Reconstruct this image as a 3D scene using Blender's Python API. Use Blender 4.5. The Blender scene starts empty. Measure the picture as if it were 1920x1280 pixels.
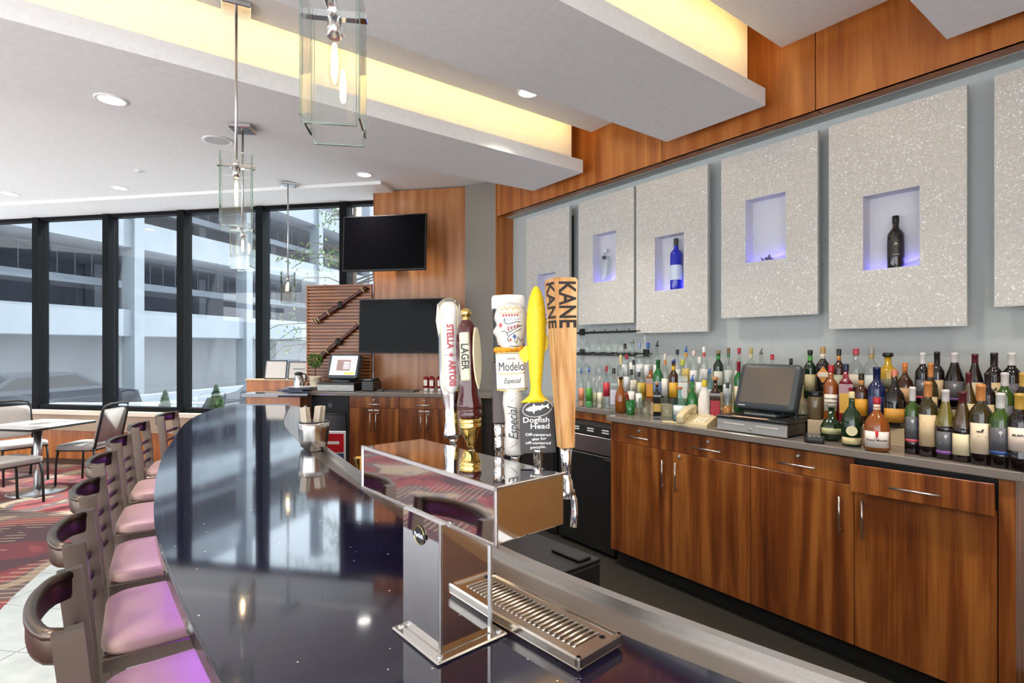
import bpy, bmesh, math, random
from mathutils import Matrix, Vector
sc = bpy.context.scene
C = sc.collection
R = math.radians
# ---------------------------------------------------------------- camera
cam_d = bpy.data.cameras.new('camera')
cam = bpy.data.objects.new('camera', cam_d); C.objects.link(cam)
cam_d.sensor_width = 36.0; cam_d.lens = 36.0 * 1015 / 1920
cam_d.shift_y = 10 / 1920; cam_d.clip_start = 0.02; cam_d.clip_end = 300
HC = 1.6
YAW = math.atan2(-758, 1015)
cam.location = (0, 0, HC); cam.rotation_euler = (R(90), 0, YAW)
sc.camera = cam
# ---------------------------------------------------------------- sky, sun, exposure
w = bpy.data.worlds.new('sky'); sc.world = w; w.use_nodes = True
bg = w.node_tree.nodes['Background']
bg.inputs[0].default_value = (0.92, 0.955, 1.0, 1); bg.inputs[1].default_value = 3.0
sd = bpy.data.lights.new('sun', 'SUN'); sd.energy = 14.0; sd.angle = R(0.6); sd.color = (1, 0.95, 0.86)
so = bpy.data.objects.new('sun', sd); C.objects.link(so)
_e = R(56); _s = Vector((0.97 * math.cos(_e), 0.24 * math.cos(_e), math.sin(_e)))
so.rotation_euler = _s.to_track_quat('Z', 'Y').to_euler(); so.location = (6, 2, 12)
vs = sc.view_settings
vs.view_transform = 'Standard'; vs.look = 'None'; vs.exposure = 0.48; vs.gamma = 1.0
vs.use_curve_mapping = False
try: sc.cycles.use_denoising = True; sc.cycles.sample_clamp_indirect = 6.0; sc.cycles.caustics_reflective = False; sc.cycles.caustics_refractive = False; sc.cycles.max_bounces = 7; sc.cycles.transparent_max_bounces = 20
except Exception: pass
# ---------------------------------------------------------------- materials
MATS = {}
def _base(name):
    m = bpy.data.materials.new(name); m.use_nodes = True
    nt = m.node_tree; b = nt.nodes['Principled BSDF']
    return m, nt, b
def mat(name, col, rough=0.5, metal=0.0, emit=None, es=0.0, noise=0.0, nscale=30, bump=0.0, coat=0.0, spec=None, alpha=None, trans=0.0, sss=0.0, aniso=0.0):
    if name in MATS: return MATS[name]
    m, nt, b = _base(name)
    b.inputs['Base Color'].default_value = (*col, 1); b.inputs['Roughness'].default_value = rough
    b.inputs['Metallic'].default_value = metal
    b.inputs['Coat Weight'].default_value = coat
    if spec is not None: b.inputs['Specular IOR Level'].default_value = spec
    if emit: b.inputs['Emission Color'].default_value = (*emit, 1); b.inputs['Emission Strength'].default_value = es
    if trans: b.inputs['Transmission Weight'].default_value = trans
    tc = nt.nodes.new('ShaderNodeTexCoord')
    n = nt.nodes.new('ShaderNodeTexNoise'); n.inputs['Scale'].default_value = nscale; n.inputs['Detail'].default_value = 4
    nt.links.new(tc.outputs['Object'], n.inputs['Vector'])
    mx = nt.nodes.new('ShaderNodeMix'); mx.data_type = 'RGBA'; mx.blend_type = 'MULTIPLY'
    mx.inputs[0].default_value = max(noise, 0.06)
    mx.inputs[6].default_value = (*col, 1)
    nt.links.new(n.outputs['Color'], mx.inputs[7])
    g = nt.nodes.new('ShaderNodeMix'); g.data_type = 'RGBA'; g.inputs[0].default_value = 1
    rgb = nt.nodes.new('ShaderNodeRGBToBW'); nt.links.new(n.outputs['Color'], rgb.inputs[0])
    mr = nt.nodes.new('ShaderNodeMapRange'); mr.inputs[1].default_value = .3; mr.inputs[2].default_value = .7
    mr.inputs[3].default_value = 1 - max(noise, .04); mr.inputs[4].default_value = 1 + max(noise, .04)
    nt.links.new(rgb.outputs[0], mr.inputs[0])
    vm = nt.nodes.new('ShaderNodeVectorMath'); vm.operation = 'SCALE'; vm.inputs[0].default_value = col
    nt.links.new(mr.outputs[0], vm.inputs['Scale']); nt.links.new(vm.outputs[0], b.inputs['Base Color'])
    nt.nodes.remove(mx); nt.nodes.remove(g)
    if bump:
        bp = nt.nodes.new('ShaderNodeBump'); bp.inputs['Strength'].default_value = bump; bp.inputs['Distance'].default_value = .002
        nt.links.new(n.outputs['Fac'], bp.inputs['Height']); nt.links.new(bp.outputs[0], b.inputs['Normal'])
    MATS[name] = m; return m
def ramp(nt, stops):
    r = nt.nodes.new('ShaderNodeValToRGB'); e = r.color_ramp.elements
    e[0].position, e[0].color = stops[0][0], (*stops[0][1], 1)
    e[1].position, e[1].color = stops[-1][0], (*stops[-1][1], 1)
    for p, c in stops[1:-1]:
        x = e.new(p); x.color = (*c, 1)
    return r
def wood(name, dark, mid, light, rough=0.32, axis='Z', scale=1.0, coat=0.15, offs=None):
    if name in MATS: return MATS[name]
    m, nt, b = _base(name)
    tc = nt.nodes.new('ShaderNodeTexCoord'); mp = nt.nodes.new('ShaderNodeMapping')
    s = [7 * scale] * 3; s['XYZ'.index(axis)] = 0.8 * scale; mp.inputs['Scale'].default_value = s
    oi = nt.nodes.new('ShaderNodeObjectInfo'); sc_ = nt.nodes.new('ShaderNodeVectorMath'); sc_.operation = 'SCALE'
    sc_.inputs[0].default_value = (3.1, 5.7, 9.3); nt.links.new(oi.outputs['Random'], sc_.inputs['Scale'])
    nt.links.new(sc_.outputs[0], mp.inputs['Location'])
    nt.links.new(tc.outputs['Object'], mp.inputs['Vector'])
    n1 = nt.nodes.new('ShaderNodeTexNoise'); n1.inputs['Scale'].default_value = 0.9; n1.inputs['Detail'].default_value = 4; n1.inputs['Distortion'].default_value = 1.6
    nt.links.new(mp.outputs[0], n1.inputs['Vector'])
    wv = nt.nodes.new('ShaderNodeTexWave'); wv.wave_type = 'RINGS'; wv.rings_direction = axis
    wv.inputs['Scale'].default_value = 0.5; wv.inputs['Distortion'].default_value = 7; wv.inputs['Detail'].default_value = 2.5; wv.inputs['Detail Scale'].default_value = .7
    nt.links.new(mp.outputs[0], wv.inputs['Vector'])
    mp2 = nt.nodes.new('ShaderNodeMapping'); s2 = [90 * scale] * 3; s2['XYZ'.index(axis)] = 2.2 * scale; mp2.inputs['Scale'].default_value = s2
    nt.links.new(tc.outputs['Object'], mp2.inputs['Vector'])
    n2 = nt.nodes.new('ShaderNodeTexNoise'); n2.inputs['Scale'].default_value = 1; n2.inputs['Detail'].default_value = 3
    nt.links.new(mp2.outputs[0], n2.inputs['Vector'])
    a = nt.nodes.new('ShaderNodeMath'); a.operation = 'MULTIPLY'; a.inputs[1].default_value = .14; nt.links.new(wv.outputs['Fac'], a.inputs[0])
    a2 = nt.nodes.new('ShaderNodeMath'); a2.operation = 'MULTIPLY_ADD'; a2.inputs[1].default_value = .72; nt.links.new(n1.outputs['Fac'], a2.inputs[0]); nt.links.new(a.outputs[0], a2.inputs[2])
    a3 = nt.nodes.new('ShaderNodeMath'); a3.operation = 'MULTIPLY_ADD'; a3.inputs[1].default_value = .30; nt.links.new(n2.outputs['Fac'], a3.inputs[0]); nt.links.new(a2.outputs[0], a3.inputs[2])
    rp = ramp(nt, [(.36, dark), (.56, mid), (.76, light)]); nt.links.new(a3.outputs[0], rp.inputs[0])
    nt.links.new(rp.outputs[0], b.inputs['Base Color'])
    b.inputs['Roughness'].default_value = rough; b.inputs['Coat Weight'].default_value = coat; b.inputs['Coat Roughness'].default_value = .15
    MATS[name] = m; return m
def thin_glass(name, tint=(1, 1, 1), refl=1.0, rough=0.0, ior=1.45):
    """clear sheet or vessel wall: sees through, reflects by Fresnel"""
    if name in MATS: return MATS[name]
    m = bpy.data.materials.new(name); m.use_nodes = True; nt = m.node_tree
    nt.nodes.clear()
    out = nt.nodes.new('ShaderNodeOutputMaterial'); tr = nt.nodes.new('ShaderNodeBsdfTransparent'); tr.inputs[0].default_value = (*tint, 1)
    gl = nt.nodes.new('ShaderNodeBsdfGlossy'); gl.inputs['Roughness'].default_value = rough
    fr = nt.nodes.new('ShaderNodeLayerWeight'); fr.inputs[0].default_value = .5
    po = nt.nodes.new('ShaderNodeMath'); po.operation = 'POWER'; po.inputs[1].default_value = 4; nt.links.new(fr.outputs['Facing'], po.inputs[0])
    mu = nt.nodes.new('ShaderNodeMath'); mu.operation = 'MULTIPLY_ADD'; mu.inputs[1].default_value = .55 * refl; mu.inputs[2].default_value = .04 * refl; mu.use_clamp = True
    nt.links.new(po.outputs[0], mu.inputs[0])
    mx = nt.nodes.new('ShaderNodeMixShader'); nt.links.new(mu.outputs[0], mx.inputs[0]); nt.links.new(tr.outputs[0], mx.inputs[1]); nt.links.new(gl.outputs[0], mx.inputs[2])
    nt.links.new(mx.outputs[0], out.inputs[0]); MATS[name] = m; return m
def hexc(h):
    h = h.lstrip('#'); v = [int(h[i:i + 2], 16) / 255 for i in (0, 2, 4)]
    return tuple(x / 12.92 if x <= .04045 else ((x + .055) / 1.055) ** 2.4 for x in v)
def pl(h, rough=.4, **k): return mat('paint_%s_%d' % (h, int(rough * 100)), hexc(h), rough, **k)
WHITE = mat('ceiling_paint', hexc('f0f1ef'), .75)
WALLP = mat('pale_wall_paint', hexc('bcc2c0'), .6)
GREYW = mat('taupe_wall_paint', hexc('8d857b'), .6)
WALNUT = wood('walnut', hexc('4f240d'), hexc('7d421a'), hexc('a8672f'))
WALNUTB = wood('walnut_soffit', hexc('8a4a1c'), hexc('a9622a'), hexc('c07a3c'), scale=.8)
OAKW = wood('warm_walnut_wall', hexc('93582c'), hexc('ab6e3e'), hexc('bd8350'), scale=.9)
WALNUTH = wood('walnut_horizontal', hexc('7a4420'), hexc('9c5f34'), hexc('b87a4a'), axis='X')
CHROME = mat('polished_steel', (.86, .86, .87), .035, 1.0)
STEEL = mat('brushed_steel', (.62, .61, .6), .28, 1.0, noise=.05, nscale=200)
BRASS = mat('polished_brass', (.86, .62, .2), .12, 1.0)
PEWTER = mat('pewter_bronze_metal', hexc('6b5e54'), .34, 1.0)
BLACK = mat('satin_black', (.012, .012, .013), .35)
MATTEB = mat('matte_black', (.01, .01, .01), .7)
DKGREY = mat('dark_grey_plastic', hexc('3d4347'), .4)
FRAMEB = mat('black_aluminium', (.0025, .003, .004), .6, spec=.12)
QUARTZ = mat('grey_quartz', hexc('837b74'), .12, noise=.12, nscale=220, spec=.6)
PANE = thin_glass('window_glass', (.74, .79, .82), 1.4)
CLEAR = thin_glass('clear_glass', (.93, .96, .95), 1.3)
# ---------------------------------------------------------------- mesh helpers
class MB:
    def __init__(s): s.v = []; s.f = []; s.sm = []
    def add(s, vs_, fs, smooth=False, M=None):
        o = len(s.v)
        s.v += [tuple(M @ Vector(p)) if M else tuple(p) for p in vs_]
        for f in fs: s.f.append([i + o for i in f]); s.sm.append(smooth)
        return s
    def box(s, a, b, M=None):
        x0, y0, z0 = a; x1, y1, z1 = b
        return s.add([(x0, y0, z0), (x1, y0, z0), (x1, y1, z0), (x0, y1, z0), (x0, y0, z1), (x1, y0, z1), (x1, y1, z1), (x0, y1, z1)],
                     [(0, 3, 2, 1), (4, 5, 6, 7), (0, 1, 5, 4), (1, 2, 6, 5), (2, 3, 7, 6), (3, 0, 4, 7)], M=M)
    def cbox(s, a, b, c=.004, M=None):
        """box with chamfered edges"""
        c = min(c, (b[0] - a[0]) * .45, (b[1] - a[1]) * .45, (b[2] - a[2]) * .45)
        vs_ = []; idx = {}
        for ix in (0, 1):
            for iy in (0, 1):
                for iz in (0, 1):
                    p = [(a, b)[ix][0], (a, b)[iy][1], (a, b)[iz][2]]; sg = [1 - 2 * ix, 1 - 2 * iy, 1 - 2 * iz]
                    for k in range(3):
                        q = list(p)
                        for j in range(3):
                            if j != k: q[j] += sg[j] * c
                        idx[ix, iy, iz, k] = len(vs_); vs_.append(q)
        fs = []
        for k in range(3):
            o = [j for j in range(3) if j != k]
            for s_ in (0, 1):
                f = []
                for u, v in ((0, 0), (1, 0), (1, 1), (0, 1)):
                    t = [0, 0, 0]; t[k] = s_; t[o[0]] = u; t[o[1]] = v; f.append(idx[(*t, k)])
                if (s_ == 0) == (k != 1): f.reverse()
                fs.append(f)
        for k in range(3):
            o = [j for j in range(3) if j != k]
            for u in (0, 1):
                for v in (0, 1):
                    t0 = [0, 0, 0]; t0[o[0]] = u; t0[o[1]] = v; t1 = list(t0); t1[k] = 1
                    f = [idx[(*t0, o[0])], idx[(*t1, o[0])], idx[(*t1, o[1])], idx[(*t0, o[1])]]
                    if (u == v) == (k != 1): f.reverse()
                    fs.append(f)
        for ix in (0, 1):
            for iy in (0, 1):
                for iz in (0, 1):
                    f = [idx[ix, iy, iz, 0], idx[ix, iy, iz, 1], idx[ix, iy, iz, 2]]
                    if (ix + iy + iz) % 2 == 1: f.reverse()
                    fs.append(f)
        return s.add(vs_, fs, M=M)
    def lathe(s, prof, n=16, M=None, smooth=True, cap=True, sx=1, sy=1):
        vs_ = []; fs = []
        for r, z in prof:
            for i in range(n):
                t = 2 * math.pi * (i + .5) / n; vs_.append((r * math.cos(t) * sx, r * math.sin(t) * sy, z))
        for k in range(len(prof) - 1):
            for i in range(n):
                j = (i + 1) % n; fs.append((k * n + i, k * n + j, (k + 1) * n + j, (k + 1) * n + i))
        s.add(vs_, fs, smooth, M)
        if cap:
            o = len(s.v) - len(vs_)
            if prof[0][0] > 1e-5: s.f.append([o + i for i in range(n - 1, -1, -1)]); s.sm.append(False)
            if prof[-1][0] > 1e-5: s.f.append([o + (len(prof) - 1) * n + i for i in range(n)]); s.sm.append(False)
        return s
    def cyl(s, p, q, r, n=12, r2=None, M=None, smooth=True):
        p, q = Vector(p), Vector(q); d = q - p
        Q = Matrix.Translation(p) @ d.to_track_quat('Z', 'Y').to_matrix().to_4x4()
        return s.lathe([(r, 0), (r if r2 is None else r2, d.length)], n, (M @ Q) if M else Q, smooth)
    def tube(s, pts, r, n=8, M=None, closed=False, flat=None, rad=None):
        """sweep along points; flat=(a,b) gives an elliptic / boxy section"""
        P = [Vector(p) for p in pts]; m = len(P); vs_ = []; fs = []
        up = Vector((0, 0, 1))
        for i, p in enumerate(P):
            if closed: t = P[(i + 1) % m] - P[i - 1]
            else: t = P[min(i + 1, m - 1)] - P[max(i - 1, 0)]
            t.normalize()
            u = up if abs(t.z) < .95 else Vector((1, 0, 0))
            a = t.cross(u).normalized(); b_ = a.cross(t).normalized()
            rr = rad[i] if rad else r
            for k in range(n):
                th = 2 * math.pi * (k + .5) / n; ca, sa = math.cos(th), math.sin(th)
                if flat and n == 4:
                    vs_.append(p + a * math.copysign(flat[0], ca) + b_ * math.copysign(flat[1], sa))
                elif flat:
                    e = .45; ca = math.copysign(abs(ca) ** e, ca) * flat[0]; sa = math.copysign(abs(sa) ** e, sa) * flat[1]
                    vs_.append(p + a * ca + b_ * sa)
                else: vs_.append(p + (a * ca + b_ * sa) * rr)
        for i in range(m if closed else m - 1):
            for k in range(n):
                j = (k + 1) % n; i2 = (i + 1) % m
                fs.append((i * n + k, i2 * n + k, i2 * n + j, i * n + j))
        fs = [tuple(reversed(f)) for f in fs]
        if not closed: fs.append(tuple(range(n))); fs.append(tuple((m - 1) * n + k for k in range(n - 1, -1, -1)))
        return s.add(vs_, fs, not (flat and n == 4), M)
    def prism(s, poly, z0, z1, M=None):
        a = sum(poly[i][0] * poly[(i + 1) % len(poly)][1] - poly[(i + 1) % len(poly)][0] * poly[i][1] for i in range(len(poly)))
        if a < 0: poly = poly[::-1]
        n = len(poly); vs_ = [(x, y, z0) for x, y in poly] + [(x, y, z1) for x, y in poly]
        fs = [tuple(range(n - 1, -1, -1)), tuple(range(n, 2 * n))] + [(i, (i + 1) % n, n + (i + 1) % n, n + i) for i in range(n)]
        return s.add(vs_, fs, M=M)
    def strip(s, A, B_, z0, z1, M=None):
        """solid ribbon between two polylines with equal point counts"""
        n = len(A); vs_ = []
        for (a, b) in zip(A, B_): vs_ += [(a[0], a[1], z0), (b[0], b[1], z0), (b[0], b[1], z1), (a[0], a[1], z1)]
        fs = []
        for i in range(n - 1):
            o = i * 4; q = o + 4
            fs += [(o, q, q + 1, o + 1), (o + 1, q + 1, q + 2, o + 2), (o + 2, q + 2, q + 3, o + 3), (o + 3, q + 3, q, o)]
        fs += [(0, 1, 2, 3), (4 * n - 1, 4 * n - 2, 4 * n - 3, 4 * n - 4)]
        return s.add(vs_, fs, M=M)
    def rbox(s, a, b, r=.03, n=4, crown=0.0, M=None):
        """slab with rounded plan corners and a crowned, softened top (cushions, pads)"""
        x0, y0, z0 = a; x1, y1, z1 = b; out = []
        for cx, cy, t0 in ((x1 - r, y1 - r, 0), (x0 + r, y1 - r, 90), (x0 + r, y0 + r, 180), (x1 - r, y0 + r, 270)):
            for k in range(n + 1):
                t = R(t0 + 90 * k / n); out.append((cx + r * math.cos(t), cy + r * math.sin(t)))
        mx, my = (x0 + x1) / 2, (y0 + y1) / 2; h = z1 - z0; N = len(out); vs_ = []
        rings = [(.985, z0), (1, z0 + h * .25), (1, z0 + h * .7), (.985, z0 + h * .9), (.95, z1), (.6, z1 + crown * .8), (.25, z1 + crown)]
        for k, z in rings: vs_ += [(mx + (x - mx) * k, my + (y - my) * k, z) for x, y in out]
        fs = [tuple(range(N - 1, -1, -1))]
        for k in range(len(rings) - 1):
            for i in range(N): j = (i + 1) % N; fs.append((k * N + i, k * N + j, (k + 1) * N + j, (k + 1) * N + i))
        fs.append(tuple((len(rings) - 1) * N + i for i in range(N)))
        return s.add(vs_, fs, True, M)
    def mesh(s, name):
        me = bpy.data.meshes.new(name); me.from_pydata(s.v, [], s.f); me.update()
        if any(s.sm): me.polygons.foreach_set('use_smooth', s.sm)
        bm = bmesh.new(); bm.from_mesh(me); bmesh.ops.recalc_face_normals(bm, faces=bm.faces); bm.to_mesh(me); bm.free()
        return me
    def build(s, name, m, parent=None, loc=None, rz=0):
        o = bpy.data.objects.new(name, s.mesh(name)); C.objects.link(o)
        if m: o.data.materials.append(m)
        if parent: o.parent = parent
        if loc: o.location = loc
        if rz: o.rotation_euler = (0, 0, rz)
        return o
def tag(o, label=None, cat=None, group=None, kind=None):
    if label: o['label'] = label
    if cat: o['category'] = cat
    if group: o['group'] = group
    if kind: o['kind'] = kind
    return o
def thing(name, label, cat, loc=(0, 0, 0), rz=0, group=None):
    o = bpy.data.objects.new(name, None); C.objects.link(o); o.location = loc; o.rotation_euler = (0, 0, rz); o.empty_display_size = .05
    return tag(o, label, cat, group)
def struct(o): o['kind'] = 'structure'; return o
def sroot(name, loc=(0, 0, 0), rz=0):
    o = bpy.data.objects.new(name, None); C.objects.link(o); o.location = loc; o.rotation_euler = (0, 0, rz); o['kind'] = 'structure'; return o
def dup(root, loc=None, rz=None, label=None, parent=None):
    r = root.copy(); C.objects.link(r)
    if parent is not None: r.parent = parent
    if loc is not None: r.location = loc
    if rz is not None: r.rotation_euler = (root.rotation_euler.x, root.rotation_euler.y, rz)
    if label: r['label'] = label
    for ch in list(root.children): dup(ch, parent=r)
    return r
def MT(*t): return Matrix.Translation(t)
def MR(a, ax='Z'): return Matrix.Rotation(R(a), 4, ax)
_dg = None
def text(body, size, m, parent, M, name='lettering', depth=.0004, shear=0.0, spacing=1.0, align='CENTER', bold=0.0, sx=1.0, bend=None, fit=None):
    """lettering lying in the XY plane of M, converted to a mesh part"""
    cu = bpy.data.curves.new('t', 'FONT'); cu.body = body; cu.size = size; cu.align_x = align; cu.align_y = 'CENTER'
    cu.extrude = depth; cu.shear = shear; cu.space_character = spacing; cu.offset = bold; cu.resolution_u = 3
    t = bpy.data.objects.new('t', cu); C.objects.link(t)
    dg = bpy.context.evaluated_depsgraph_get(); me = bpy.data.meshes.new_from_object(t.evaluated_get(dg))
    bpy.data.objects.remove(t); bpy.data.curves.remove(cu)
    if fit:
        xs = [v.co.x for v in me.vertices]; sx = fit / max(1e-6, max(xs) - min(xs))
    for v in me.vertices:
        p = Vector((v.co.x * sx, v.co.y, v.co.z))
        if bend: a = p.x / bend; p = Vector(((bend + p.z) * math.sin(a), p.y, (bend + p.z) * math.cos(a) - bend))
        v.co = M @ p
    me.materials.clear(); me.materials.append(m); me.name = name
    o = bpy.data.objects.new(name, me); C.objects.link(o); o.parent = parent
    return o
def area(name, loc, size, power, col, rot=(0, 0, 0), parent=None, shape='RECTANGLE', spread=None):
    l = bpy.data.lights.new(name, 'AREA'); l.energy = power; l.color = col; l.shape = shape
    l.size = size[0]
    if shape in ('RECTANGLE', 'ELLIPSE'): l.size_y = size[1]
    if spread: l.spread = R(spread)
    o = bpy.data.objects.new(name, l); C.objects.link(o); o.location = loc; o.rotation_euler = rot
    if parent: o.parent = parent
    return o
def smooth_line(pts, n=6):
    """Catmull-Rom through 2-D points"""
    P = [Vector((*p, 0)) for p in pts]; out = []
    for i in range(len(P) - 1):
        p0 = P[max(i - 1, 0)]; p1 = P[i]; p2 = P[i + 1]; p3 = P[min(i + 2, len(P) - 1)]
        for k in range(n):
            t = k / n
            q = .5 * ((2 * p1) + (p2 - p0) * t + (2 * p0 - 5 * p1 + 4 * p2 - p3) * t * t + (3 * p1 - p0 - 3 * p2 + p3) * t ** 3)
            out.append((q.x, q.y))
    out.append(tuple(pts[-1])); return out
def resample(pts, n):
    d = [0]
    for i in range(1, len(pts)): d.append(d[-1] + math.dist(pts[i], pts[i - 1]))
    out = []; j = 0
    for k in range(n):
        t = d[-1] * k / (n - 1)
        while j < len(d) - 2 and d[j + 1] < t: j += 1
        u = (t - d[j]) / (d[j + 1] - d[j]); out.append((pts[j][0] + (pts[j + 1][0] - pts[j][0]) * u, pts[j][1] + (pts[j + 1][1] - pts[j][1]) * u))
    return out
def offset(pts, d):
    out = []
    for i in range(len(pts)):
        a = pts[max(i - 1, 0)]; b = pts[min(i + 1, len(pts) - 1)]; tx, ty = b[0] - a[0], b[1] - a[1]; l = math.hypot(tx, ty)
        out.append((pts[i][0] + ty / l * d, pts[i][1] - tx / l * d))
    return out
# ---------------------------------------------------------------- the room
WD = (.681, -.7325); WN = (.7325, .681); WR = math.atan2(WD[1], WD[0])
W0 = (-.495, 9.688); T0 = (2.487, 6.006)
def wp(t, y, o=W0): return (o[0] + WD[0] * t + WN[0] * y, o[1] + WD[1] * t + WN[1] * y)
BAR_OUT = smooth_line([(.46, -1.1), (.25, .1), (.15, .95), (.113, 1.7), (.128, 2.25), (.19, 2.97), (.285, 3.6), (.457, 4.545), (.678, 5.19), (.955, 5.675)])
BAR_IN = smooth_line([(1.12, -1.1), (.905, .1), (.822, .471), (.765, .77), (.738, 1.06), (.742, 1.5), (.768, 1.96), (.81, 2.6), (.885, 3.3), (.99, 3.98), (1.153, 4.61), (1.387, 5.357)])
GUT_OUT = smooth_line([(1.24, -1.1), (1.03, .05), (.958, .375), (.915, .6), (.868, .9), (.843, 1.214), (.846, 1.8), (.866, 2.265), (.9, 2.6), (.94, 2.98), (1.02, 3.5), (1.13, 4.0), (1.29, 4.62), (1.45, 5.1)])
# carpet material
def carpet_mat():
    m, nt, b = _base('patterned_carpet')
    tc = nt.nodes.new('ShaderNodeTexCoord'); mp = nt.nodes.new('ShaderNodeMapping'); mp.inputs['Rotation'].default_value = (0, 0, .5)
    nt.links.new(tc.outputs['Object'], mp.inputs[0])
    n = nt.nodes.new('ShaderNodeTexNoise'); n.inputs['Scale'].default_value = 1.1; n.inputs['Detail'].default_value = 1; n.inputs['Distortion'].default_value = 1.2
    nt.links.new(mp.outputs[0], n.inputs['Vector'])
    rp = ramp(nt, [(.30, hexc('4a3236')), (.42, hexc('693236')), (.50, hexc('7f3c3c')), (.56, hexc('5b4a4a')), (.62, hexc('8f7c68')), (.7, hexc('6a6a78'))]); rp.color_ramp.interpolation = 'CONSTANT'
    nt.links.new(n.outputs['Fac'], rp.inputs[0])
    wv = nt.nodes.new('ShaderNodeTexWave'); wv.wave_type = 'RINGS'; wv.inputs['Scale'].default_value = 4.5; wv.inputs['Distortion'].default_value = 3.5; wv.inputs['Detail'].default_value = 1.2; wv.inputs['Detail Scale'].default_value = .35
    nt.links.new(mp.outputs[0], wv.inputs['Vector'])
    n3 = nt.nodes.new('ShaderNodeTexNoise'); n3.inputs['Scale'].default_value = 1.4; nt.links.new(tc.outputs['Object'], n3.inputs['Vector'])
    g = nt.nodes.new('ShaderNodeMath'); g.operation = 'GREATER_THAN'; g.inputs[1].default_value = .88; nt.links.new(wv.outputs['Fac'], g.inputs[0])
    g2 = nt.nodes.new('ShaderNodeMath'); g2.operation = 'GREATER_THAN'; g2.inputs[1].default_value = .5; nt.links.new(n3.outputs['Fac'], g2.inputs[0])
    g3 = nt.nodes.new('ShaderNodeMath'); g3.operation = 'MULTIPLY'; nt.links.new(g.outputs[0], g3.inputs[0]); nt.links.new(g2.outputs[0], g3.inputs[1])
    g4 = nt.nodes.new('ShaderNodeMath'); g4.operation = 'MULTIPLY'; g4.inputs[1].default_value = .75; nt.links.new(g3.outputs[0], g4.inputs[0])
    mx = nt.nodes.new('ShaderNodeMix'); mx.data_type = 'RGBA'; nt.links.new(g4.outputs[0], mx.inputs[0]); nt.links.new(rp.outputs[0], mx.inputs[6]); mx.inputs[7].default_value = (*hexc('a8957c'), 1)
    nt.links.new(mx.outputs[2], b.inputs['Base Color']); b.inputs['Roughness'].default_value = .95
    n4 = nt.nodes.new('ShaderNodeTexNoise'); n4.inputs['Scale'].default_value = 300; nt.links.new(tc.outputs['Object'], n4.inputs['Vector'])
    bp = nt.nodes.new('ShaderNodeBump'); bp.inputs['Strength'].default_value = .4; bp.inputs['Distance'].default_value = .004; nt.links.new(n4.outputs['Fac'], bp.inputs['Height']); nt.links.new(bp.outputs[0], b.inputs['Normal'])
    return m
CARPET = carpet_mat()
fl = MB().prism([(-4.2, -2.6), (3.75, -2.6), (3.75, 5.6), wp(4.9, .0), wp(-5.6, .0), (-4.2, 13)], -.12, 0)
floor = struct(fl.build('floor', CARPET))
darkf = MB().strip(resample(offset(BAR_OUT, .36), 40), [(3.7, y[1]) for y in resample(BAR_OUT, 40)], .0, .006)
struct(darkf.build('floor', mat('bar_floor_mat', hexc('2c2924'), .5, noise=.2, nscale=60)))
# tiles laid on the diagonal beside the bar
TILE = mat('pale_stone_tile', hexc('b9c0bd'), .22, noise=.14, nscale=7)
GROUT = mat('tile_grout', hexc('6b6b66'), .8)
edge_c = resample(offset(BAR_OUT, -.94), 60); edge_b = resample(offset(BAR_OUT, .40), 60)
tfl = struct(MB().strip(edge_c, edge_b, 0.0, .006).build('floor', GROUT))
poly_t = [Vector((*p, 0)) for p in edge_c] + [Vector((*p, 0)) for p in reversed(edge_b)]
def inside(x, y):
    n = len(poly_t); c = False
    for i in range(n):
        a, b = poly_t[i], poly_t[i - 1]
        if (a.y > y) != (b.y > y) and x < (b.x - a.x) * (y - a.y) / (b.y - a.y) + a.x: c = not c
    return c
def clip_tile(cs):
    """clip a tile against the curved strip by locally straight edges"""
    cx = sum(p[0] for p in cs) / 4; cy = sum(p[1] for p in cs) / 4
    def half(poly, a, b):
        out = []
        side = lambda p: (b[0] - a[0]) * (p[1] - a[1]) - (b[1] - a[1]) * (p[0] - a[0])
        for i in range(len(poly)):
            p, q = poly[i - 1], poly[i]; sp, sq = side(p), side(q)
            if sp <= 0 < sq or sq <= 0 < sp:
                t = sp / (sp - sq); out.append((p[0] + (q[0] - p[0]) * t, p[1] + (q[1] - p[1]) * t))
            if sq <= 0: out.append(q)
        return out
    i = min(range(1, 59), key=lambda k: math.dist(edge_c[k], (cx, cy)))
    cs = half(cs, edge_c[i - 1], edge_c[i + 1])
    if len(cs) < 3: return None
    j = min(range(1, 59), key=lambda k: math.dist(edge_b[k], (cx, cy)))
    cs = half(cs, edge_b[j + 1], edge_b[j - 1])
    return cs if len(cs) > 2 else None
g_ = .004
for ia in range(-14, 5):
    for ib in range(-12, 9):
        a0 = 5.105 + .918 * ia; b0 = 4.044 + .616 * ib
        def pt(a, b): return ((b - a) / 2, (a + b) / 2)   # a = y-x, b = x+y
        cs = [pt(a0 + g_, b0 + g_), pt(a0 + g_, b0 + .616 - g_), pt(a0 + .918 - g_, b0 + .616 - g_), pt(a0 + .918 - g_, b0 + g_)]
        cx, cy = pt(a0 + .459, b0 + .308)
        if cy < -1.0 or cy > 5.9 or not any(inside(*p) for p in cs + [(cx, cy)]): continue
        cs = clip_tile(cs)
        if not cs: continue
        ar = abs(sum(cs[i - 1][0] * cs[i][1] - cs[i][0] * cs[i - 1][1] for i in range(len(cs)))) / 2
        if ar < .004: continue
        MB().prism(cs, .006, .010).build('tile', TILE, tfl)
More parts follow.
